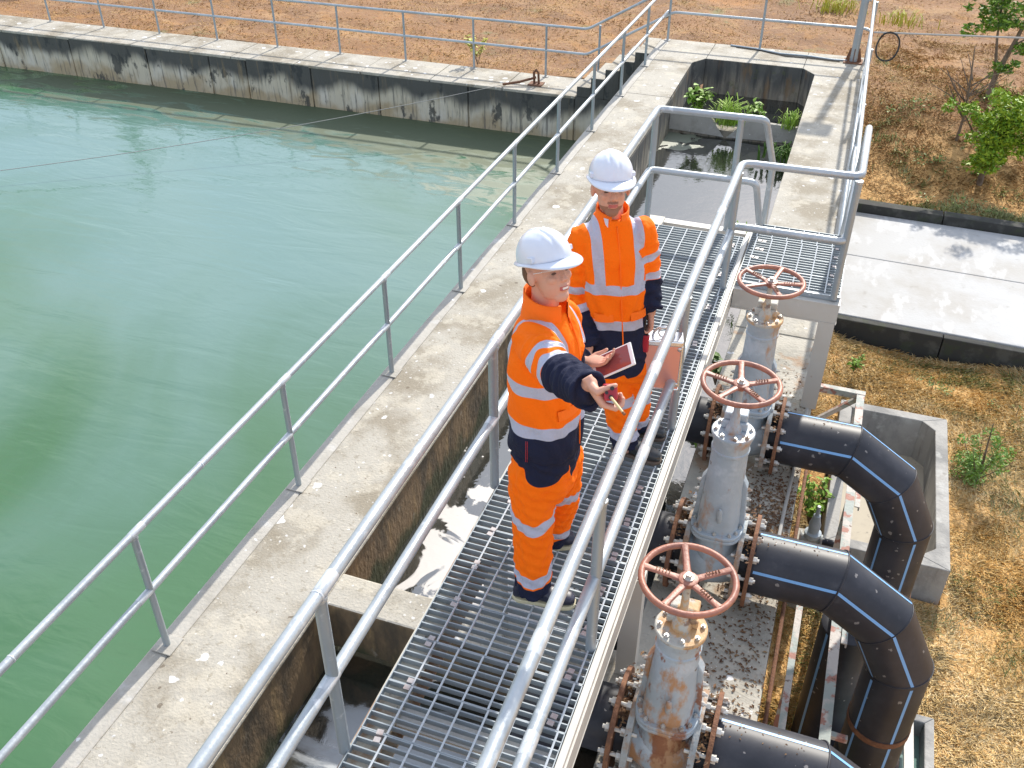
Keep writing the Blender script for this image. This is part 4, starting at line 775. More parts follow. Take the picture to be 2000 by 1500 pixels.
# ------------------------------------------------------------ people
def frame(f):    # forward -> (forward, right, up) unit triple, z-up
    f = unit(f); r = unit(np.cross(f, V(0,0,1))); return f, r, np.cross(r, f)
def loft(mb, secs, n=28):
    """secs: (centre, side vector*radius, depth vector*radius, exponent)"""
    vs = []
    for (c, a_, b_, e) in secs:
        c, a_, b_ = V(*c), V(*a_), V(*b_)
        for j in range(n):
            t = 2*PI*j/n; ca, sa = math.cos(t), math.sin(t)
            vs.append(c+a_*math.copysign(abs(ca)**e, ca)+b_*math.copysign(abs(sa)**e, sa))
    fs = [(i*n+j, i*n+(j+1) % n, (i+1)*n+(j+1) % n, (i+1)*n+j) for i in range(len(secs)-1) for j in range(n)]+[tuple(range(n-1,-1,-1)), tuple((len(secs)-1)*n+j for j in range(n))]
    mb.add(vs, fs); return mb
def ball(mb, c, ax, ay, az, n=16):    # ellipsoid with half-axis vectors
    c, ax, ay, az = V(*c), V(*ax), V(*ay), V(*az); vs = []; m_ = n//2
    for i in range(1, m_):
        p = PI*i/m_
        for j in range(n): t = 2*PI*j/n; vs.append(c+ax*math.sin(p)*math.cos(t)+ay*math.sin(p)*math.sin(t)+az*math.cos(p))
    vs += [c+az, c-az]; T = len(vs)
    fs = [(i*n+j, (i+1)*n+j, (i+1)*n+(j+1) % n, i*n+(j+1) % n) for i in range(m_-2) for j in range(n)]
    fs += [(T-2, j, (j+1) % n) for j in range(n)]+[(T-1, (m_-2)*n+(j+1) % n, (m_-2)*n+j) for j in range(n)]
    mb.add(vs, fs); return mb
def limb(mb, pts, rads, n=20):       # round limb with spherical joints
    mb.tube(pts, rads, n)
    for p, r in zip(pts, rads): ball(mb, p, (r,0,0), (0,r,0), (0,0,r), 14)
    return mb
def remesh(mb, vox, smooth_it=4, fac=.5):
    me = mb.mesh('tmp', []); bm = bmesh.new(); bm.from_mesh(me); bmesh.ops.recalc_face_normals(bm, faces=bm.faces); bm.to_mesh(me); bm.free()
    o = bpy.data.objects.new('tmp', me); COL.objects.link(o)
    r = o.modifiers.new('r', 'REMESH'); r.mode = 'VOXEL'; r.voxel_size = vox; r.adaptivity = 0
    if smooth_it: s = o.modifiers.new('s', 'SMOOTH'); s.iterations = smooth_it; s.factor = fac
    dg = bpy.context.evaluated_depsgraph_get(); ev = o.evaluated_get(dg); m2 = bpy.data.meshes.new_from_object(ev)
    bpy.data.objects.remove(o, do_unlink=True); bpy.data.meshes.remove(me); return m2
def coords(me): a = np.empty(len(me.vertices)*3); me.vertices.foreach_get('co', a); return a.reshape(-1, 3)
def normals(me): a = np.empty(len(me.vertices)*3); me.vertices.foreach_get('normal', a); return a.reshape(-1, 3)
def put(me, name, mats, parent, P=None, attrs={}):
    if P is not None: me.vertices.foreach_set('co', (P-np.array(wloc(parent))).ravel())
    for k, v in attrs.items(): a = me.attributes.new(k, 'FLOAT', 'POINT'); a.data.foreach_set('value', v.astype(float))
    for m in mats: me.materials.append(m)
    me.polygons.foreach_set('use_smooth', [True]*len(me.polygons)); me.update()
    o = bpy.data.objects.new(name, me); COL.objects.link(o); o.parent = parent; return o
def polydist(P, pts):     # distance to polyline and arc length at closest point
    best = np.full(len(P), 1e9); arc = np.zeros(len(P)); L0 = 0
    for a, b in zip(pts[:-1], pts[1:]):
        a, b = V(*a), V(*b); ab = b-a; L_ = np.linalg.norm(ab); t = np.clip(((P-a)@ab)/(L_*L_), 0, 1); d = np.linalg.norm(P-(a+t[:, None]*ab), axis=1); k = d < best
        best[k] = d[k]; arc[k] = (L0+t*L_)[k]; L0 += L_
    return best, arc
def zone(name, base, zones, rough=.75, spec=.3, bump=(), spec2=None):
    """zones: (attribute, colour, roughness) - a signed mask, positive inside"""
    m = bpy.data.materials.new(name); m.use_nodes = True; N = m.node_tree.nodes; L = m.node_tree.links; p = N['Principled BSDF']; p.inputs['Specular IOR Level'].default_value = spec
    pos = N.new('ShaderNodeNewGeometry').outputs['Position']
    c0 = N.new('ShaderNodeRGB'); c0.outputs[0].default_value = (*base, 1); cur = c0.outputs[0]; r0 = N.new('ShaderNodeValue'); r0.outputs[0].default_value = rough; rg = r0.outputs[0]
    for (at_, col, ro) in zones:
        a = N.new('ShaderNodeAttribute'); a.attribute_name = at_; r = N.new('ShaderNodeMapRange'); r.inputs[1].default_value = -.0008; r.inputs[2].default_value = .0008; L.new(a.outputs['Fac'], r.inputs[0])
        mx = N.new('ShaderNodeMix'); mx.data_type = 'RGBA'; L.new(r.outputs[0], mx.inputs[0]); L.new(cur, mx.inputs[6]); mx.inputs[7].default_value = (*col, 1); cur = mx.outputs[2]
        m2 = N.new('ShaderNodeMix'); L.new(r.outputs[0], m2.inputs[0]); L.new(rg, m2.inputs[2]); m2.inputs[3].default_value = ro; rg = m2.outputs[0]
    L.new(cur, p.inputs['Base Color']); L.new(rg, p.inputs['Roughness']); prev = None
    for (sc, stg, st) in bump:
        mp = N.new('ShaderNodeMapping'); mp.inputs['Scale'].default_value = st; L.new(pos, mp.inputs[0]); t = N.new('ShaderNodeTexNoise'); t.inputs['Scale'].default_value = sc; t.inputs['Detail'].default_value = 3; t.inputs['Distortion'].default_value = 1.2; L.new(mp.outputs[0], t.inputs[0])
        b = N.new('ShaderNodeBump'); b.inputs['Strength'].default_value = stg; b.inputs['Distance'].default_value = .02; L.new(t.outputs['Fac'], b.inputs['Height'])
        if prev: L.new(prev, b.inputs['Normal'])
        prev = b.outputs[0]
    if prev: L.new(prev, p.inputs['Normal'])
    return m
ORANGE = (1.0, .17, .0); NAVY = (.012, .016, .042); REFL = (.44, .47, .60)
M['hivis'] = zone('hi_vis_cloth', ORANGE, [('navy', NAVY, .85), ('refl', REFL, .35)], .8, .25, bump=[(9, .55, (1,1,.8)), (26, .25, (1,1,1)), (300, .1, (1,1,1))])
M['skin1'] = zone('skin_fair', (.62,.34,.25), [('lip', (.45,.13,.12), .5), ('teeth', (.80,.77,.72), .4), ('beard', (.30,.16,.11), .8), ('brow', (.20,.10,.06), .8)], .5, .4)
M['helmet'] = mat('white_helmet_plastic', (.68,.73,.84), .28, coat=.3)
M['hair'] = mat('brown_hair', (.14,.07,.04), .6, bump=[(80, .5, (1,1,.2))])
M['boot'] = mat('navy_boot_leather', (.022,.024,.045), .35, layers=[((.06,.06,.09), 30, .5, .7, O, .5)]); M['bootb'] = mat('black_boot_leather', (.03,.035,.04), .3)
M['sole'] = mat('cream_sole', (.62,.55,.36), .6); M['soled'] = mat('brown_sole', (.12,.09,.07), .7)
M['collar'] = mat('orange_cloth', ORANGE, .8, bump=[(30, .3, O)]); M['navy'] = mat('navy_cloth', NAVY, .85, bump=[(30, .3, O)])
M['redc'] = mat('red_plastic', (.42,.02,.04), .35); M['teeth'] = mat('teeth', (.8,.78,.72), .3); M['eye'] = mat('eye', (.03,.02,.02), .2)
M['lens'] = mat('spectacle_lens', (.5,.35,.3), .05); M['lens'].node_tree.nodes['Principled BSDF'].inputs['Transmission Weight'].default_value = .0; M['lens'].node_tree.nodes['Principled BSDF'].inputs['Alpha'].default_value = .12
M['beige'] = mat('beige_antenna', (.62,.48,.25), .5); M['alu'] = mat('brushed_aluminium', (.80,.80,.82), .22, 1.0, layers=[((.7,.7,.72), 60, .4, .6, (1,1,.1), .5)]); M['aluside'] = mat('pinkish_aluminium_panel', (.82,.40,.33), .35, .7)  # aluside: reflection of the orange suits painted into the panel colour
M['tabw'] = mat('white_tablet', (.82,.82,.84), .3); M['screen'] = mat('dark_glass', (.26,.06,.06), .06); M['shirt'] = mat('shirt', (.6,.6,.7), .7); M['steel'] = mat('steel', (.6,.6,.62), .25, .9)  # screen: dark red reflection painted into the glass colour

def head_parts(t, C, f, tilt, s, look=0, beard=False, grin=False, glasses=True):
    """C: centre of skull, f: horizontal facing, tilt: radians downwards, s: scale; returns ball list for the body mesh"""
    f0, r, u0 = frame(f); F = f0*math.cos(tilt)-u0*math.sin(tilt); U = u0*math.cos(tilt)+f0*math.sin(tilt); C = V(*C)
    def L_(x, y, z): return C+(r*x+F*y+U*z)*s     # x right, y forward, z up
    mb = MB()
    ball(mb, L_(0,-.01,.015), r*.078*s, F*.098*s, U*.105*s, 24)           # skull
    ball(mb, L_(0,.025,-.045), r*.064*s, F*.068*s, U*.085*s, 20)          # face
    ball(mb, L_(0,.052,-.108), r*.034*s, F*.034*s, U*.028*s, 16)          # chin
    ball(mb, L_(0,.02,-.085), r*.055*s, F*.052*s, U*.045*s, 16)           # jaw
    ball(mb, L_(0,.078,.012), r*.050*s, F*.016*s, U*.014*s, 12)           # brow
    for q in (-1, 1):
        ball(mb, L_(q*.036,.062,-.035), r*.022*s, F*.026*s, U*.022*s, 12) # cheek
        ball(mb, L_(q*.083,-.004,-.022), r*.011*s+F*.004*s*-q*q, F*.019*s, U*.032*s, 12) # ear
        ball(mb, L_(q*.010,.096,-.043), r*.008*s, F*.010*s, U*.008*s, 10) # nostril
    loft(mb, [(L_(0,.082,.008), r*.008*s, F*.008*s, 1), (L_(0,.094,-.018), r*.009*s, F*.010*s, 1), (L_(0,.104,-.040), r*.011*s, F*.012*s, 1), (L_(0,.094,-.050), r*.008*s, F*.008*s, 1)], 12)
    ball(mb, L_(0,.090,-.068), r*.024*s, F*.010*s, U*.006*s, 12); ball(mb, L_(0,.088,-.082), r*.021*s, F*.010*s, U*.007*s, 12)
    return mb, L_, (r, F, U), C
def head_attrs(P, L_, ax, C, s, beard, grin=False):
    r, F, U = ax; Q = (P-C)/s; x = Q@r; y = Q@F; z = Q@U
    lip = .0045-np.abs(z+.075)+.0035*0+np.where((np.abs(x) < .024) & (y > .07), .004, -1)
    bw = .0045-np.abs(z-.012-.0*x)+np.where((np.abs(x) > .012) & (np.abs(x) < .048) & (y > .05), 0, -1)
    be = np.where((y > -.01), -.080-z+.5*np.maximum(0, .04-y), -1.) if beard else np.full(len(P), -1.)
    if beard:
        be = np.minimum(be, .150+z); be = np.where((z < -.10) & (y < .035), -.01, be); be = np.where((z > -.066) & (np.abs(x) < .026), np.where((z < -.054) & (y > .07), .01, -.01), be); be = np.where((np.abs(z+.078) < .010) & (np.abs(x) < .022), -.01, be)
    te = np.where(grin & (y > .07) & (np.abs(x) < .015), .0042-np.abs(z+.0755), -1.)
    if grin: lip = np.where((y > .07) & (np.abs(x) < .024), .0085-np.abs(z+.0755), lip)
    far = np.linalg.norm(Q, axis=1) > .2
    for a in (lip, bw, be, te): a[far] = -1
    return dict(lip=lip, brow=bw, beard=be, teeth=te)
def helmet(t, L_, ax, s, k=1.0):
    r, F, U = ax; n = 56; vs = []; rows = 15
    def prof(th, ph):   # th around (0 = front), ph 0 rim .. pi/2 top
        c, sn = math.cos(th), math.sin(th); x = .101*sn*math.cos(ph)**.85; y = .124*c*math.cos(ph)**.85; z = .112*math.sin(ph)**.95
        bump = 0
        if abs(x) < .014: bump = .006*min(1, math.sin(ph)*2.2)
        elif .024 < abs(x) < .036: bump = .0035*min(1, math.sin(ph)*2)
        g = 1+bump/.11
        return x*(1 if abs(x) < .04 else 1), (y-.008)*g, z*g+.042
    hm = MB()
    for i in range(rows):
        ph = PI/2*i/(rows-1)
        for j in range(n):
            th = 2*PI*j/n; x, y, z = prof(th, min(ph, PI/2-.02)); vs.append(L_(x*k, y*k, z*k))
    fs = [(i*n+j, i*n+(j+1) % n, (i+1)*n+(j+1) % n, (i+1)*n+j) for i in range(rows-1) for j in range(n)]+[tuple((rows-1)*n+j for j in range(n))]
    hm.add(vs, fs); shell = hm.build('helmet', [M['helmet']], t, smooth=True)
    so_ = shell.modifiers.new('thick', 'SOLIDIFY'); so_.thickness = .003; sb = shell.modifiers.new('sub', 'SUBSURF'); sb.levels = 1; sb.render_levels = 1
    br = MB(); vs = []
    for q in range(5):
        for j in range(n):
            th = 2*PI*j/n; c, sn = math.cos(th), math.sin(th); fr_ = max(0, c)**2.2; w_ = (.014+.050*fr_+.004*max(0,-c))*q/4
            rad = 1+w_/.112; x = .101*sn*rad; y = .124*c*rad-.008; z = .044-.011*(q/4)-.016*fr_*(q/4)**1.3+.010*abs(sn)**3*(q/4)*(0.3); vs.append(L_(x*k, y*k, z*k))
    br.add(vs, [(i*n+j, i*n+(j+1) % n, (i+1)*n+(j+1) % n, (i+1)*n+j) for i in range(4) for j in range(n)])
    b = br.build('brim', [M['helmet']], shell, smooth=True, off=tuple(wloc(t))); sm = b.modifiers.new('thick', 'SOLIDIFY'); sm.thickness = .0045
    for q in (-1, 1):
        m_ = MB(); c0 = V(*L_(q*.096*k, .035*k, .060*k)); m_.obox(c0, r*.009*s, F*.017*s, U*.010*s); m_.build('slot', [M['helmet']], shell, bevel=.003, off=tuple(wloc(t)))
    return shell
def specs(t, L_, ax, s):
    r, F, U = ax; vs = []
    for i in range(13):
        a = (i-6)/6*1.25; vs += [L_(.074*math.sin(a), .030+.078*math.cos(a), .004), L_(.072*math.sin(a), .028+.074*math.cos(a), -.034+.012*abs(math.sin(a))**2)]
    o = MB().add(vs, [(2*i,2*i+2,2*i+3,2*i+1) for i in range(12)]).build('safety_glasses', [M['lens']], t, smooth=True)
    MB().tube([L_(.074*math.sin(a), .030+.078*math.cos(a), .005) for a in np.linspace(-1.25,1.25,13)], .0013, 6).build('lens_rim', [M['tabw']], o, off=tuple(wloc(t)))
    for q in (-1,1): MB().tube([L_(q*.070,.055,.003), L_(q*.080,.0,-.004)], .0015, 6).build('temple', [M['tabw']], o, off=tuple(wloc(t)))
    return o
def hand(mb, wrist, f, nrm, s, curls, thumb, side=1, spread=.012):
    """f: along the palm, nrm: out of the back of the hand; side=+1 puts the thumb on +cross(f,nrm)"""
    f = unit(f); nrm = unit(V(*nrm)-f*(V(*nrm)@f)); sd = np.cross(f, nrm)*side; W = V(*wrist)
    loft(mb, [(W-f*.02*s, sd*.026*s, nrm*.019*s, .9), (W+f*.01*s, sd*.028*s, nrm*.018*s, .85), (W+f*.045*s, sd*.040*s, nrm*.017*s, .8), (W+f*.085*s, sd*.041*s, nrm*.014*s, .8), (W+f*.095*s, sd*.038*s, nrm*.010*s, .8)], 20)
    Ls = [(.030,.024,.020),(.043,.027,.021),(.047,.029,.022),(.043,.026,.021)]   # little, ring, middle, index (side - to +)
    L4 = [(.033,.021,.018),(.041,.026,.021),(.045,.029,.022),(.041,.025,.021)]
    for i in range(4):
        o_ = (-.030+.020*i)*s; p = W+f*.086*s+sd*o_; ang = 0; pts = [W+f*.06*s+sd*o_*.9, p]; cu = curls[i] if hasattr(curls, '__len__') else curls
        for j in range(3):
            ang += cu*(.9 if j == 0 else 1.1); d = f*math.cos(ang)-nrm*math.sin(ang)+sd*(i-1.5)*spread*(1 if j == 0 else .3); p = p+unit(d)*L4[i][j]*s*1.0; pts.append(p)
        limb(mb, pts, [.0098*s,.0098*s,.0088*s,.0080*s,.0070*s], 12)
    # thumb from the side near the base of the palm
    a, b_, c_ = thumb; p0 = W+f*.018*s+sd*.022*s; p1 = p0+(f*.55+sd*.75-nrm*.15)*.036*s; d2 = unit(f*a+sd*b_-nrm*c_); p2 = p1+d2*.034*s; d3 = unit(d2-nrm*.35+f*.2); p3 = p2+d3*.026*s
    limb(mb, [p0, p1, p2, p3], [.0165*s,.0125*s,.0108*s,.0085*s], 12)
    return mb
def jacket(t, base, fwd, zs, arms, pars, mats='hivis', vox=.0055):
    """zs: list of (z, centre xy, half width, half depth); arms: list of dict(pts, rads, bands, navy)"""
    f, r, u = frame(fwd); mb = MB(); loft(mb, [((c[0], c[1], z), r*hw, f*hd, .82) for (z, c, hw, hd) in zs], 36)
    for a in arms:
        limb(mb, a['pts'], a['rads'], 22)
        e = V(*a['pts'][-1]); d = unit(e-V(*a['pts'][-2])); R_ = a['rads'][-1]; x = unit(np.cross(d, V(.1,.2,1))); y_ = np.cross(d, x); L_ = a.get('cuff', .05)
        loft(mb, [(e-d*.02, x*R_, y_*R_, 1), (e+d*L_*.6, x*R_*1.03, y_*R_*1.03, 1), (e+d*L_, x*R_*1.0, y_*R_*1.0, 1), (e+d*L_*.985, x*R_*.84, y_*R_*.84, 1), (e+d*L_*.3, x*R_*.80, y_*R_*.80, 1)], 22)
    me = remesh(mb, vox, 5, .5); P = coords(me); Nn = normals(me); me2 = me
    z = P[:, 2]; zz = [q[0] for q in zs]; cc_ = np.stack([np.interp(z, zz, [q[1][0] for q in zs]), np.interp(z, zz, [q[1][1] for q in zs]), z], 1); u_ = (P-cc_)@r; v_ = (P-cc_)@f
    isarm = np.zeros(len(P), bool); arc = np.zeros(len(P)); which = np.full(len(P), -1)
    for i, a in enumerate(arms):
        d, ac = polydist(P, [*a['pts'], tuple(V(*a['pts'][-1])+unit(V(*a['pts'][-1])-V(*a['pts'][-2]))*.12)]); R_ = np.interp(ac, np.cumsum([0]+[np.linalg.norm(V(*q)-V(*p)) for p, q in zip(a['pts'][:-1], a['pts'][1:])]), a['rads'])
        k = (d < R_*1.30) & (ac > a.get('from', .10)); isarm |= k; arc[k] = ac[k]; which[k] = i
    # folds
    disp = np.zeros(len(P))
    for i, a in enumerate(arms):
        k = which == i; ph = mnoise; ac = arc[k]; disp[k] += .0045*np.sin(ac*62+3*np.sin(u_[k]*30)+2*np.sin(z[k]*17))*sstep(.05, .16, ac)+.003*np.sin(ac*120+5*v_[k]*20)
    kt = ~isarm; disp[kt] += (.0035*np.sin(z[kt]*38+9*np.sin(u_[kt]*11+1.3)+4*v_[kt]*9)+.0028*np.sin(u_[kt]*55+z[kt]*26))*pars.get('fold', 1)
    P = P+Nn*disp[:, None]
    refl = np.full(len(P), -1.); navy = np.full(len(P), -1.)
    k = ~isarm; sag = pars.get('sag', 0)*(np.abs(u_)/.2)**2+.006*np.sin(u_*23)+.004*np.sin(v_*31)
    for (zb, hw) in pars['bands']: refl[k] = np.maximum(refl[k], (hw-np.abs(z-zb-sag))[k])
    us, ws, zt = pars['strap']; refl[k] = np.maximum(refl[k], np.minimum(ws-np.abs(np.abs(u_)-us-.02*np.maximum(0, z-zt)), z-zt)[k])
    navy[k] = (pars['navyz']+sag-z)[k]
    for i, a in enumerate(arms):
        k = which == i
        for (b0, b1) in a['bands']: refl[k] = np.maximum(refl[k], np.minimum(arc[k]-b0, b1-arc[k])+.003*np.sin(z[k]*60))
        navy[k] = arc[k]-a['navy']
    refl = np.where(navy > .002, np.minimum(refl, .0-.001), refl) if pars.get('nb', True) else refl
    j = put(me2, 'jacket', [M[mats]], t, P, dict(refl=refl, navy=navy)); return j
def zip_and_pocket(j, t, base, fwd, zs, z0, z1, pockets, off=0):
    f, r, u = frame(fwd)
    def surf(uu, z, side=1):
        zz = [q[0] for q in zs]; cx = np.interp(z, zz, [q[1][0] for q in zs]); cy = np.interp(z, zz, [q[1][1] for q in zs]); hw = np.interp(z, zz, [q[2] for q in zs]); hd = np.interp(z, zz, [q[3] for q in zs])
        k = max(0, 1-abs(uu/hw)**(2/.82))**(.82/2); return V(cx, cy, z)+r*uu+f*hd*k
    MB().tube([surf(.0, z)+f*.002 for z in np.linspace(z0, z1, 14)], .0035, 6).build('zip', [M['collar']], j, off=tuple(wloc(t)), smooth=True)
    for (u0, u1, z) in pockets:
        mb = MB(); n = 8; top = [surf(u0+(u1-u0)*i/n, z+.028)+f*.004 for i in range(n+1)]; bot = [surf(u0+(u1-u0)*i/n, z-.012-.006*(i/n))+f*.012 for i in range(n+1)]; bk = [p-f*.016 for p in bot]
        m_ = n+1; mb.add(top+bot+bk, [(i, i+1, m_+i+1, m_+i) for i in range(n)]+[(m_+i, m_+i+1, 2*m_+i+1, 2*m_+i) for i in range(n)]).build('pocket_flap', [M['collar']], j, off=tuple(wloc(t)), smooth=False)
def collar(j, t, C, fwd, hw, hd, h, tilt=.2, open_=.35, m='collar'):
    f, r, u = frame(fwd); n = 40; vs = []
    prof = [(0,1.12),(h*.5,1.02),(h,1.0),(h*1.02,.93),(h*.5,.90),(0,.9)]
    for (hh, k) in prof:
        for i in range(n+1):
            th = open_/2+(2*PI-open_)*i/n; c, s_ = math.cos(th), math.sin(th); vs.append(V(*C)+r*s_*hw*k+f*c*hd*k+V(0,0,1)*(hh-tilt*c*.05*(1 if hh else .4)))
    m_ = n+1; MB().add(vs, [(i*m_+q, i*m_+q+1, (i+1)*m_+q+1, (i+1)*m_+q) for i in range(len(prof)-1) for q in range(n)]).build('collar', [M[m]], j, off=tuple(wloc(t)), smooth=True)
def trousers(t, hips, legs, pars, fwd, vox=.006):
    f, r, u = frame(fwd); mb = MB(); loft(mb, [((c[0], c[1], z), r*hw, f*hd, .85) for (z, c, hw, hd) in hips], 30)
    for a in legs:
        mb.tube(a['pts'], a['rads'], 24); ball(mb, a['pts'][0], (a['rads'][0],0,0), (0,a['rads'][0],0), (0,0,a['rads'][0]))
    me = remesh(mb, vox, 5, .5); P = coords(me); Nn = normals(me); z = P[:, 2]; x = P[:, 0]; y = P[:, 1]
    best = None; refl = np.full(len(P), -1.); navy = (z-pars['ztop'])
    leg = np.zeros(len(P), int); dm = np.full(len(P), 9.)
    for i, a in enumerate(legs):
        d, ac = polydist(P, a['pts']); k = d < dm; dm[k] = d[k]; leg[k] = i
    for i, a in enumerate(legs):
        k = leg == i; cz = np.array([p[2] for p in a['pts']])[::-1]; cx = np.interp(z, cz, [p[0] for p in a['pts']][::-1]); cy = np.interp(z, cz, [p[1] for p in a['pts']][::-1])
        ph = np.arctan2((P[:, 0]-cx)*r[0]+(P[:, 1]-cy)*r[1], (P[:, 0]-cx)*f[0]+(P[:, 1]-cy)*f[1])   # angle from the front
        v = a.get('vee', 0)*np.abs(np.abs(ph-a.get('seam', PI/2))) 
        for (zb, hw, am) in a['bands']: refl[k] = np.maximum(refl[k], (hw-np.abs(z-zb-am*(np.abs(((ph-a.get('seam', 1.57)+PI) % (2*PI))-PI)/1.2)))[k])
        cut = pars['curve'](ph, i); navy[k] = np.maximum(z-cut, a['low']+.02*np.abs(((ph-a.get('seam', 1.57)+PI) % (2*PI))-PI)-z)[k]
    P = P+Nn*(.0035*np.sin(z*55+7*np.sin(x*19)+6*np.sin(y*23))+.0025*np.sin(z*120+x*60))[:, None]
    return put(me, 'trousers', [M['hivis']], t, P, dict(refl=refl, navy=navy))
def boot(t, heel, toe, h, ms, mt, s=1.0, hw=.046):
    heel, toe = V(*heel), V(*toe); d = unit(toe-heel); L_ = np.linalg.norm(toe-heel); q = V(-d[1], d[0], 0); mb = MB(); secs = []
    for (k, w_, hh) in ((0,.55,.06),(.06,.78,.085),(.25,.80,.10),(.42,.80,.085),(.62,.98,.066),(.82,.98,.056),(.95,.72,.045),(1,.35,.032)):
        c = heel+d*L_*k; secs.append((c+V(0,0,.018+hh*s/2), q*hw*w_, V(0,0,hh*s/2), .75))
    loft(mb, secs, 20); ball(mb, heel+d*L_*.2+V(0,0,.085), d*.055, q*.042, V(0,0,.06))
    me = remesh(mb, .005, 4); b = put(me, 'boot', [M[mt]], t, coords(me))
    n = 16; pts = []
    for sgn in (1, -1):
        for i in range(n+1):
            k = i/n if sgn > 0 else 1-i/n; w_ = np.interp(k, [0,.03,.12,.35,.45,.65,.85,.95,1], [.3,.6,.86,.84,.86,1.06,1.02,.8,.35]); p = heel+d*(L_*(k*1.03-.015))+q*hw*w_*sgn; pts.append((p[0], p[1]))
    z = heel[2]; MB().prism(pts[::-1], z+.001, z+.022).build('sole', [M[ms]], b, off=tuple(wloc(t)), smooth='auto', bevel=.003)
    return b
def person(name, label, base, fwd, headC, headF, tilt, hs, js, arms, jp, hips, legs, tp, hands, neck, beard, boots, core, belt=None, hk=1.05):
    t = thing('person', label, 'person', base); mb, L_, ax, C = head_parts(t, headC, headF, tilt, hs, beard=beard)
    limb(mb, neck, [.060*hs,.056*hs,.054*hs], 18)
    f, r, u = frame(fwd); loft(mb, [((c[0],c[1],z), r*hw*.8, f*hd*.75, .85) for (z,c,hw,hd) in js if z < core], 20)
    for a in arms: limb(mb, a['pts'], [q*.6 for q in a['rads']], 16); p = V(*a['pts'][-1]); limb(mb, [a['pts'][-1], a['hw']], [.028,.024], 14)
    for l in legs: limb(mb, l['pts'], [.07,.05,.04], 14)
    for h_ in hands: hand(mb, *h_)
    me = remesh(mb, .0042, 3, .4); P = coords(me); at_ = head_attrs(P, L_, ax, C, hs, beard, not beard); b = put(me, 'body', [M['skin1']], t, P, at_)
    j = jacket(t, base, fwd, js, arms, jp); trousers(t, hips, legs, tp, fwd)
    for (h_, to, ms, mt) in boots: boot(t, h_, to, .1, ms, mt)
    helmet(t, L_, ax, hs, hk); specs(t, L_, ax, hs)
    for q in (-1, 1): e = MB(); ball(e, L_(q*.031,.078,-.012), ax[0]*.012*hs, ax[1]*.007*hs, ax[2]*.0045*hs, 10); e.build('eye', [M['eye']], b, smooth=True, off=tuple(wloc(t)))
    return t, j, L_, ax, b
# the worker in front
A_ = dict(pts=[(-.975,2.955,1.385),(-.845,2.765,1.405),(-.675,2.575,1.485)], rads=[.088,.075,.069], bands=[(.155,.205),(.255,.300)], navy=.300, cuff=.055, hw=(-.636,2.530,1.540))
A2 = dict(pts=[(-.945,3.22,1.34),(-.985,3.285,1.06),(-.872,3.205,1.150)], rads=[.082,.068,.058], bands=[(.22,.27),(.34,.37)], navy=.37, cuff=.045, hw=(-.826,3.175,1.180))
js1 = [(.81,(-.955,3.07),.172,.148),(.86,(-.955,3.07),.176,.150),(.94,(-.955,3.07),.172,.146),(1.03,(-.958,3.07),.176,.146),(1.17,(-.96,3.07),.182,.146),(1.28,(-.962,3.07),.186,.140),(1.37,(-.965,3.07),.168,.122),(1.43,(-.965,3.068),.118,.098),(1.47,(-.965,3.066),.078,.082)]
RA = unit(V(.25,-.80,.55)); hA = V(.89,.44,-.05); hA = unit(hA-RA*(hA@RA)); hB = np.cross(RA, hA); hf = unit(.50*hA-.86*hB); hn = unit(-.86*hA-.50*hB)
t1, j1, L1, ax1, b1 = person('person', 'person in orange hi-vis suit and white helmet pointing a red radio over the railing', (-.95,3.05,0), (1,-.05,0), (-.962,3.052,1.655), (.84,-.54,0), -.34, .97,
    js1, [A_, A2], dict(bands=[(1.185,.027),(.975,.029)], strap=(.098,.024,1.185), navyz=.948),
    [(.55,(-.955,3.07),.135,.115),(.62,(-.955,3.07),.165,.135),(.80,(-.955,3.07),.165,.138),(.88,(-.955,3.07),.15,.12)],
    [dict(pts=[(-.985,2.985,.68),(-.968,2.955,.38),(-.948,2.912,.045)], rads=[.108,.090,.082], bands=[(.445,.030,.035),(.150,.028,.03)], low=.115, seam=1.2, vee=.04),
     dict(pts=[(-.915,3.15,.68),(-.915,3.21,.38),(-.965,3.245,.06)], rads=[.105,.084,.070], bands=[(.44,.028,.0),(.16,.026,0)], low=.12, seam=1.2)],
    dict(ztop=.6, curve=lambda ph, i: .69+.075*np.clip(np.abs(ph-.75)/1.0, 0, 1)**2.2),
    [((-.640,2.530,1.545), hf, hn, 1.02, (.85,.95,.95,.80), (.15,.10,.98), -1, .002), ((-.822,3.165,1.188), (.93,-.12,.30), (.2,.1,-1), .85, .35, (.8,.35,.1), 1)],
    [(-.975,3.066,1.40),(-.972,3.066,1.52),(-.970,3.062,1.64)], False, [((-1.035,2.885,.0), (-.752,2.930,.0), 'sole', 'boot'), ((-1.085,3.215,.0), (-.862,3.315,.0), 'sole', 'boot')], 1.35, hk=.97)
zip_and_pocket(j1, t1, (-.95,3.05,0), (1,-.05,0), js1, .84, 1.45, [(.04,.145,1.06)])
collar(j1, t1, (-.967,3.064,1.430), (.95,-.3,0), .088, .090, .105, .35, .5)
o = MB(); ball(o, L1(0,-.055,-.015), ax1[0]*.080*.93, ax1[1]*.062*.93, ax1[2]*.075*.93, 20); me = remesh(o, .006, 2); put(me, 'hair', [M['hair']], t1, coords(me))
def seam(parent, t, pts, r_, m): MB().tube(pts, r_, 5).build('seam', [M[m]], parent, off=tuple(wloc(t)), smooth=True)
seam(j1, t1, [(-.985+.0*k, 3.07-.178, z) for k, z in enumerate((.93,.90,.86,.82))], .0016, 'redc')
seam(j1, t1, [(-.978, 3.07-.1785, z) for z in (.93,.90,.86,.82)], .0012, 'redc')
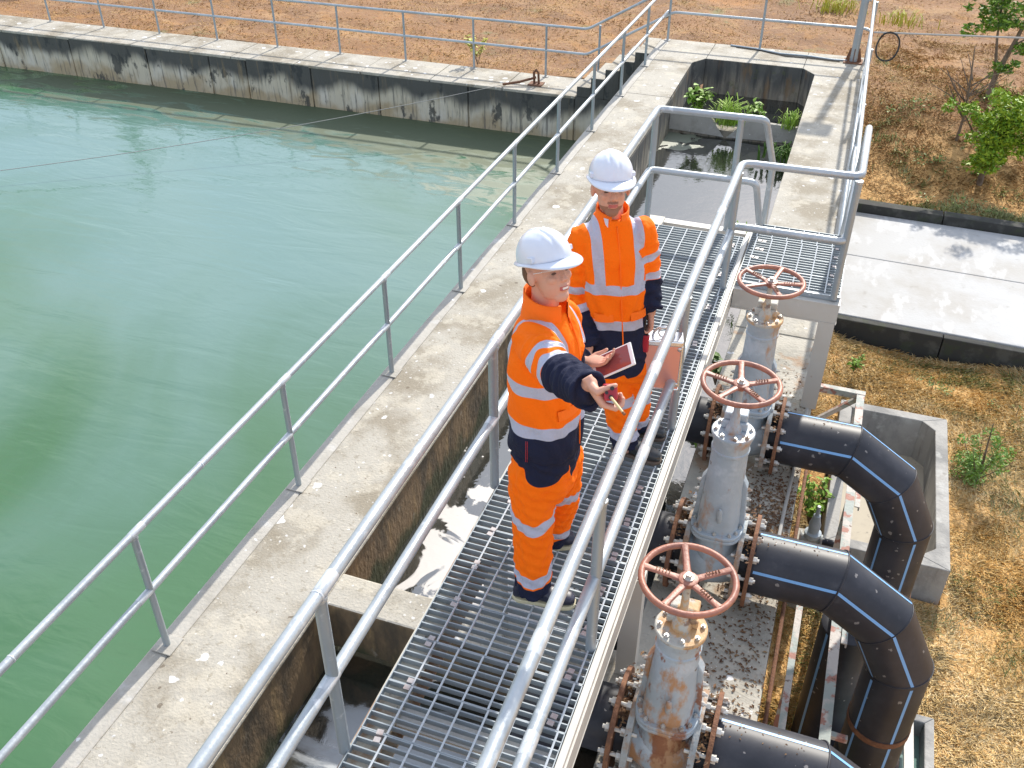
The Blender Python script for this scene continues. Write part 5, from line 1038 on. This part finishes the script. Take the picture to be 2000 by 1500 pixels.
# red radio in the outstretched hand
RC = V(-.640,2.530,1.545)+hf*.062-hn*.040+RA*.030; rd = thing('radio', 'red two-way radio with cream antenna in the outstretched hand', 'radio', tuple(RC)); rx = -hB; ry = hA
MB().obox(RC-RA*.015, rx*.027, ry*.022, RA*.045).build('case', [M['redc']], rd, bevel=.006)
tp_ = RC+RA*.0305
MB().cyl(tp_-rx*.014+ry*.004, tp_-rx*.014+ry*.004+RA*.014, .007, 12).cyl(tp_-ry*.014, tp_-ry*.014+RA*.010, .0055, 12).build('knob', [M['black']], rd, smooth='auto')
ad_ = unit(V(.62,-.62,-.10)); q0 = tp_+rx*.016
MB().cyl(q0, q0+RA*.012, .008, 12).build('antenna_socket', [M['black']], rd, smooth='auto')
MB().tube([q0+RA*.01, q0+RA*.02+ad_*.02, q0+RA*.02+ad_*.075], [.0048,.0048,.0042], 10).build('antenna', [M['beige']], rd, smooth='auto'); MB().cyl(q0+RA*.02+ad_*.0752, q0+RA*.02+ad_*.086, .005, 10).build('antenna_tip', [M['rust']], rd, smooth='auto')
# tablet
TC = V(-.705,3.150,1.222); ta = unit(V(.118,.030,.075)); tb = unit(V(-.25,.85,.42)-ta*(V(-.25,.85,.42)@ta)); tn = np.cross(ta, tb)
tb_ = thing('tablet', 'white framed tablet held at waist height between the two workers', 'tablet', tuple(TC)); MB().obox(TC, ta*.092, tb*.056, tn*.004).build('shell', [M['tabw']], tb_, bevel=.003)
MB().obox(TC+tn*.0046-ta*.0, ta*.076, tb*.049, tn*.0006).build('screen', [M['screen']], tb_)
# the worker behind
f2 = unit(V(.50,-.86,0))
A3 = dict(pts=[(-1.112,4.115,1.250),(-1.150,4.105,.95),(-1.050,4.030,.745)], rads=[.078,.064,.054], bands=[(.235,.280),(.365,.410)], navy=.410, cuff=.045, hw=(-1.030,4.015,.69))
A4 = dict(pts=[(-.848,4.215,1.290),(-.800,4.245,1.09),(-.770,4.225,.90)], rads=[.076,.062,.055], bands=[(.10,.14),(.215,.255)], navy=.258, cuff=.035, hw=(-.762,4.215,.845)); A4['from'] = .05
js2 = [(.60,(-.925,4.175),.158,.125),(.70,(-.925,4.175),.160,.125),(.80,(-.935,4.175),.160,.122),(.95,(-.95,4.17),.166,.125),(1.08,(-.962,4.17),.176,.125),(1.20,(-.972,4.168),.180,.118),(1.29,(-.978,4.165),.160,.10),(1.345,(-.984,4.160),.110,.088),(1.385,(-.988,4.155),.074,.078)]
t2_, j2, L2, ax2, b2 = person('person', 'bearded person in orange hi-vis suit looking down beside the silver case', (-.86,4.17,0), tuple(f2), (-1.000,4.142,1.540), (.40,-.92,0), -.16, 1.02,
    js2, [A3, A4], dict(bands=[(1.03,.027),(.825,.029)], strap=(.100,.026,1.03), navyz=.797, sag=.0),
    [(.44,(-.90,4.175),.12,.11),(.52,(-.90,4.175),.150,.125),(.66,(-.915,4.175),.150,.118),(.70,(-.92,4.175),.13,.10)],
    [dict(pts=[(-.955,4.155,.52),(-.875,4.125,.30),(-.805,4.085,.05)], rads=[.108,.084,.076], bands=[(.345,.026,.0),(.150,.026,0)], low=.12, seam=0), dict(pts=[(-.85,4.205,.52),(-.805,4.245,.30),(-.80,4.285,.05)], rads=[.100,.080,.070], bands=[(.29,.026,0),(.115,.026,0)], low=.085, seam=0)],
    dict(ztop=.6, curve=lambda ph, i: .50+.06*np.clip(np.abs(ph-.5)/1.1, 0, 1)**2.2),
    [((-1.028,4.012,.682), (.15,-.2,-.9), (-.8,-.5,0), .85, .45, (.8,.3,.3), 1), ((-.762,4.212,.838), (.05,-.05,-1), (.85,.5,0), .85, (.9,.9,.85,.7), (.7,.2,.5), -1, .004)],
    [(-.985,4.162,1.28),(-.990,4.158,1.37),(-.996,4.150,1.48)], True, [((-.885,4.10,.0), (-.605,4.070,.0), 'soled', 'bootb'), ((-.885,4.295,.0), (-.625,4.285,.0), 'soled', 'bootb')], 1.25, hk=1.0)
zip_and_pocket(j2, t2_, (-.86,4.17,0), tuple(f2), js2, .63, 1.36, [(.045,.135,.87),(-.135,-.045,.87)])
collar(j2, t2_, (-.987,4.157,1.345), tuple(f2), .080, .080, .08, .3, .6)
MB().add([L2(.012,.045,-.150),L2(.034,.035,-.145),L2(.026,.045,-.175),L2(.014,.05,-.19)], [(0,1,2,3)]).build('shirt_collar', [M['shirt']], j2, off=tuple(wloc(t2_)))
# second radio and the aluminium case in the left hand
R2 = V(-.770,4.170,.690); rr2 = thing('radio', 'red radio hanging from the left hand above the silver case', 'radio', tuple(R2)); MB().box(tuple(R2-V(.020,.014,.055)), tuple(R2+V(.020,.014,.045))).build('case', [M['redc']], rr2, bevel=.005); MB().cyl(R2+V(-.010,0,.045), R2+V(-.010,0,.16), .0055, 8).build('antenna', [M['black']], rr2, smooth='auto'); MB().cyl(R2+V(.008,0,.045), R2+V(.008,0,.056), .006, 8).build('knob', [M['black']], rr2, smooth='auto')
cs = thing('carry_case', 'silver aluminium case hanging from the left hand of the bearded worker', 'case', (-.69,4.235,.55)); ca = unit(V(.93,.22,-.0)); cb_ = unit(V(-.22,.93,0)); cc = V(-.690,4.245,.545); uz = V(0,0,1)
MB().obox(cc, ca*.100, cb_*.050, uz*.150).build('shell', [M['aluside']], cs, bevel=.006)
for k, z in ((1,.140),(-1,-.146)): MB().obox(cc+uz*z, ca*.1035, cb_*.0535, uz*(.016 if k > 0 else .007)).build('edge_trim', [M['alu']], cs, bevel=.006)
for q in (-1,1):
    MB().obox(cc+ca*q*.099, ca*.006, cb_*.0525, uz*.128).build('side_trim', [M['alu']], cs, bevel=.003)
    for zz in (-.115,.108):
        m_ = MB(); ball(m_, cc+ca*q*.088-cb_*.050+uz*zz, ca*.014, cb_*.006, uz*.014, 10); m_.build('corner_rivet', [M['steel']], cs, smooth=True)
MB().tube([cc+uz*.156+ca*(.055*math.cos(a))+uz*.055*math.sin(a) for a in np.linspace(0,PI,13)], .007, 8).build('handle', [M['steel']], cs, smooth='auto')
MB().tube([cc+uz*.19+ca*(.028*math.cos(a)+.0)+uz*.028*math.sin(a)-cb_*.02 for a in np.linspace(0,2*PI,21)], .005, 8).build('ring', [M['steel']], cs, smooth='auto')
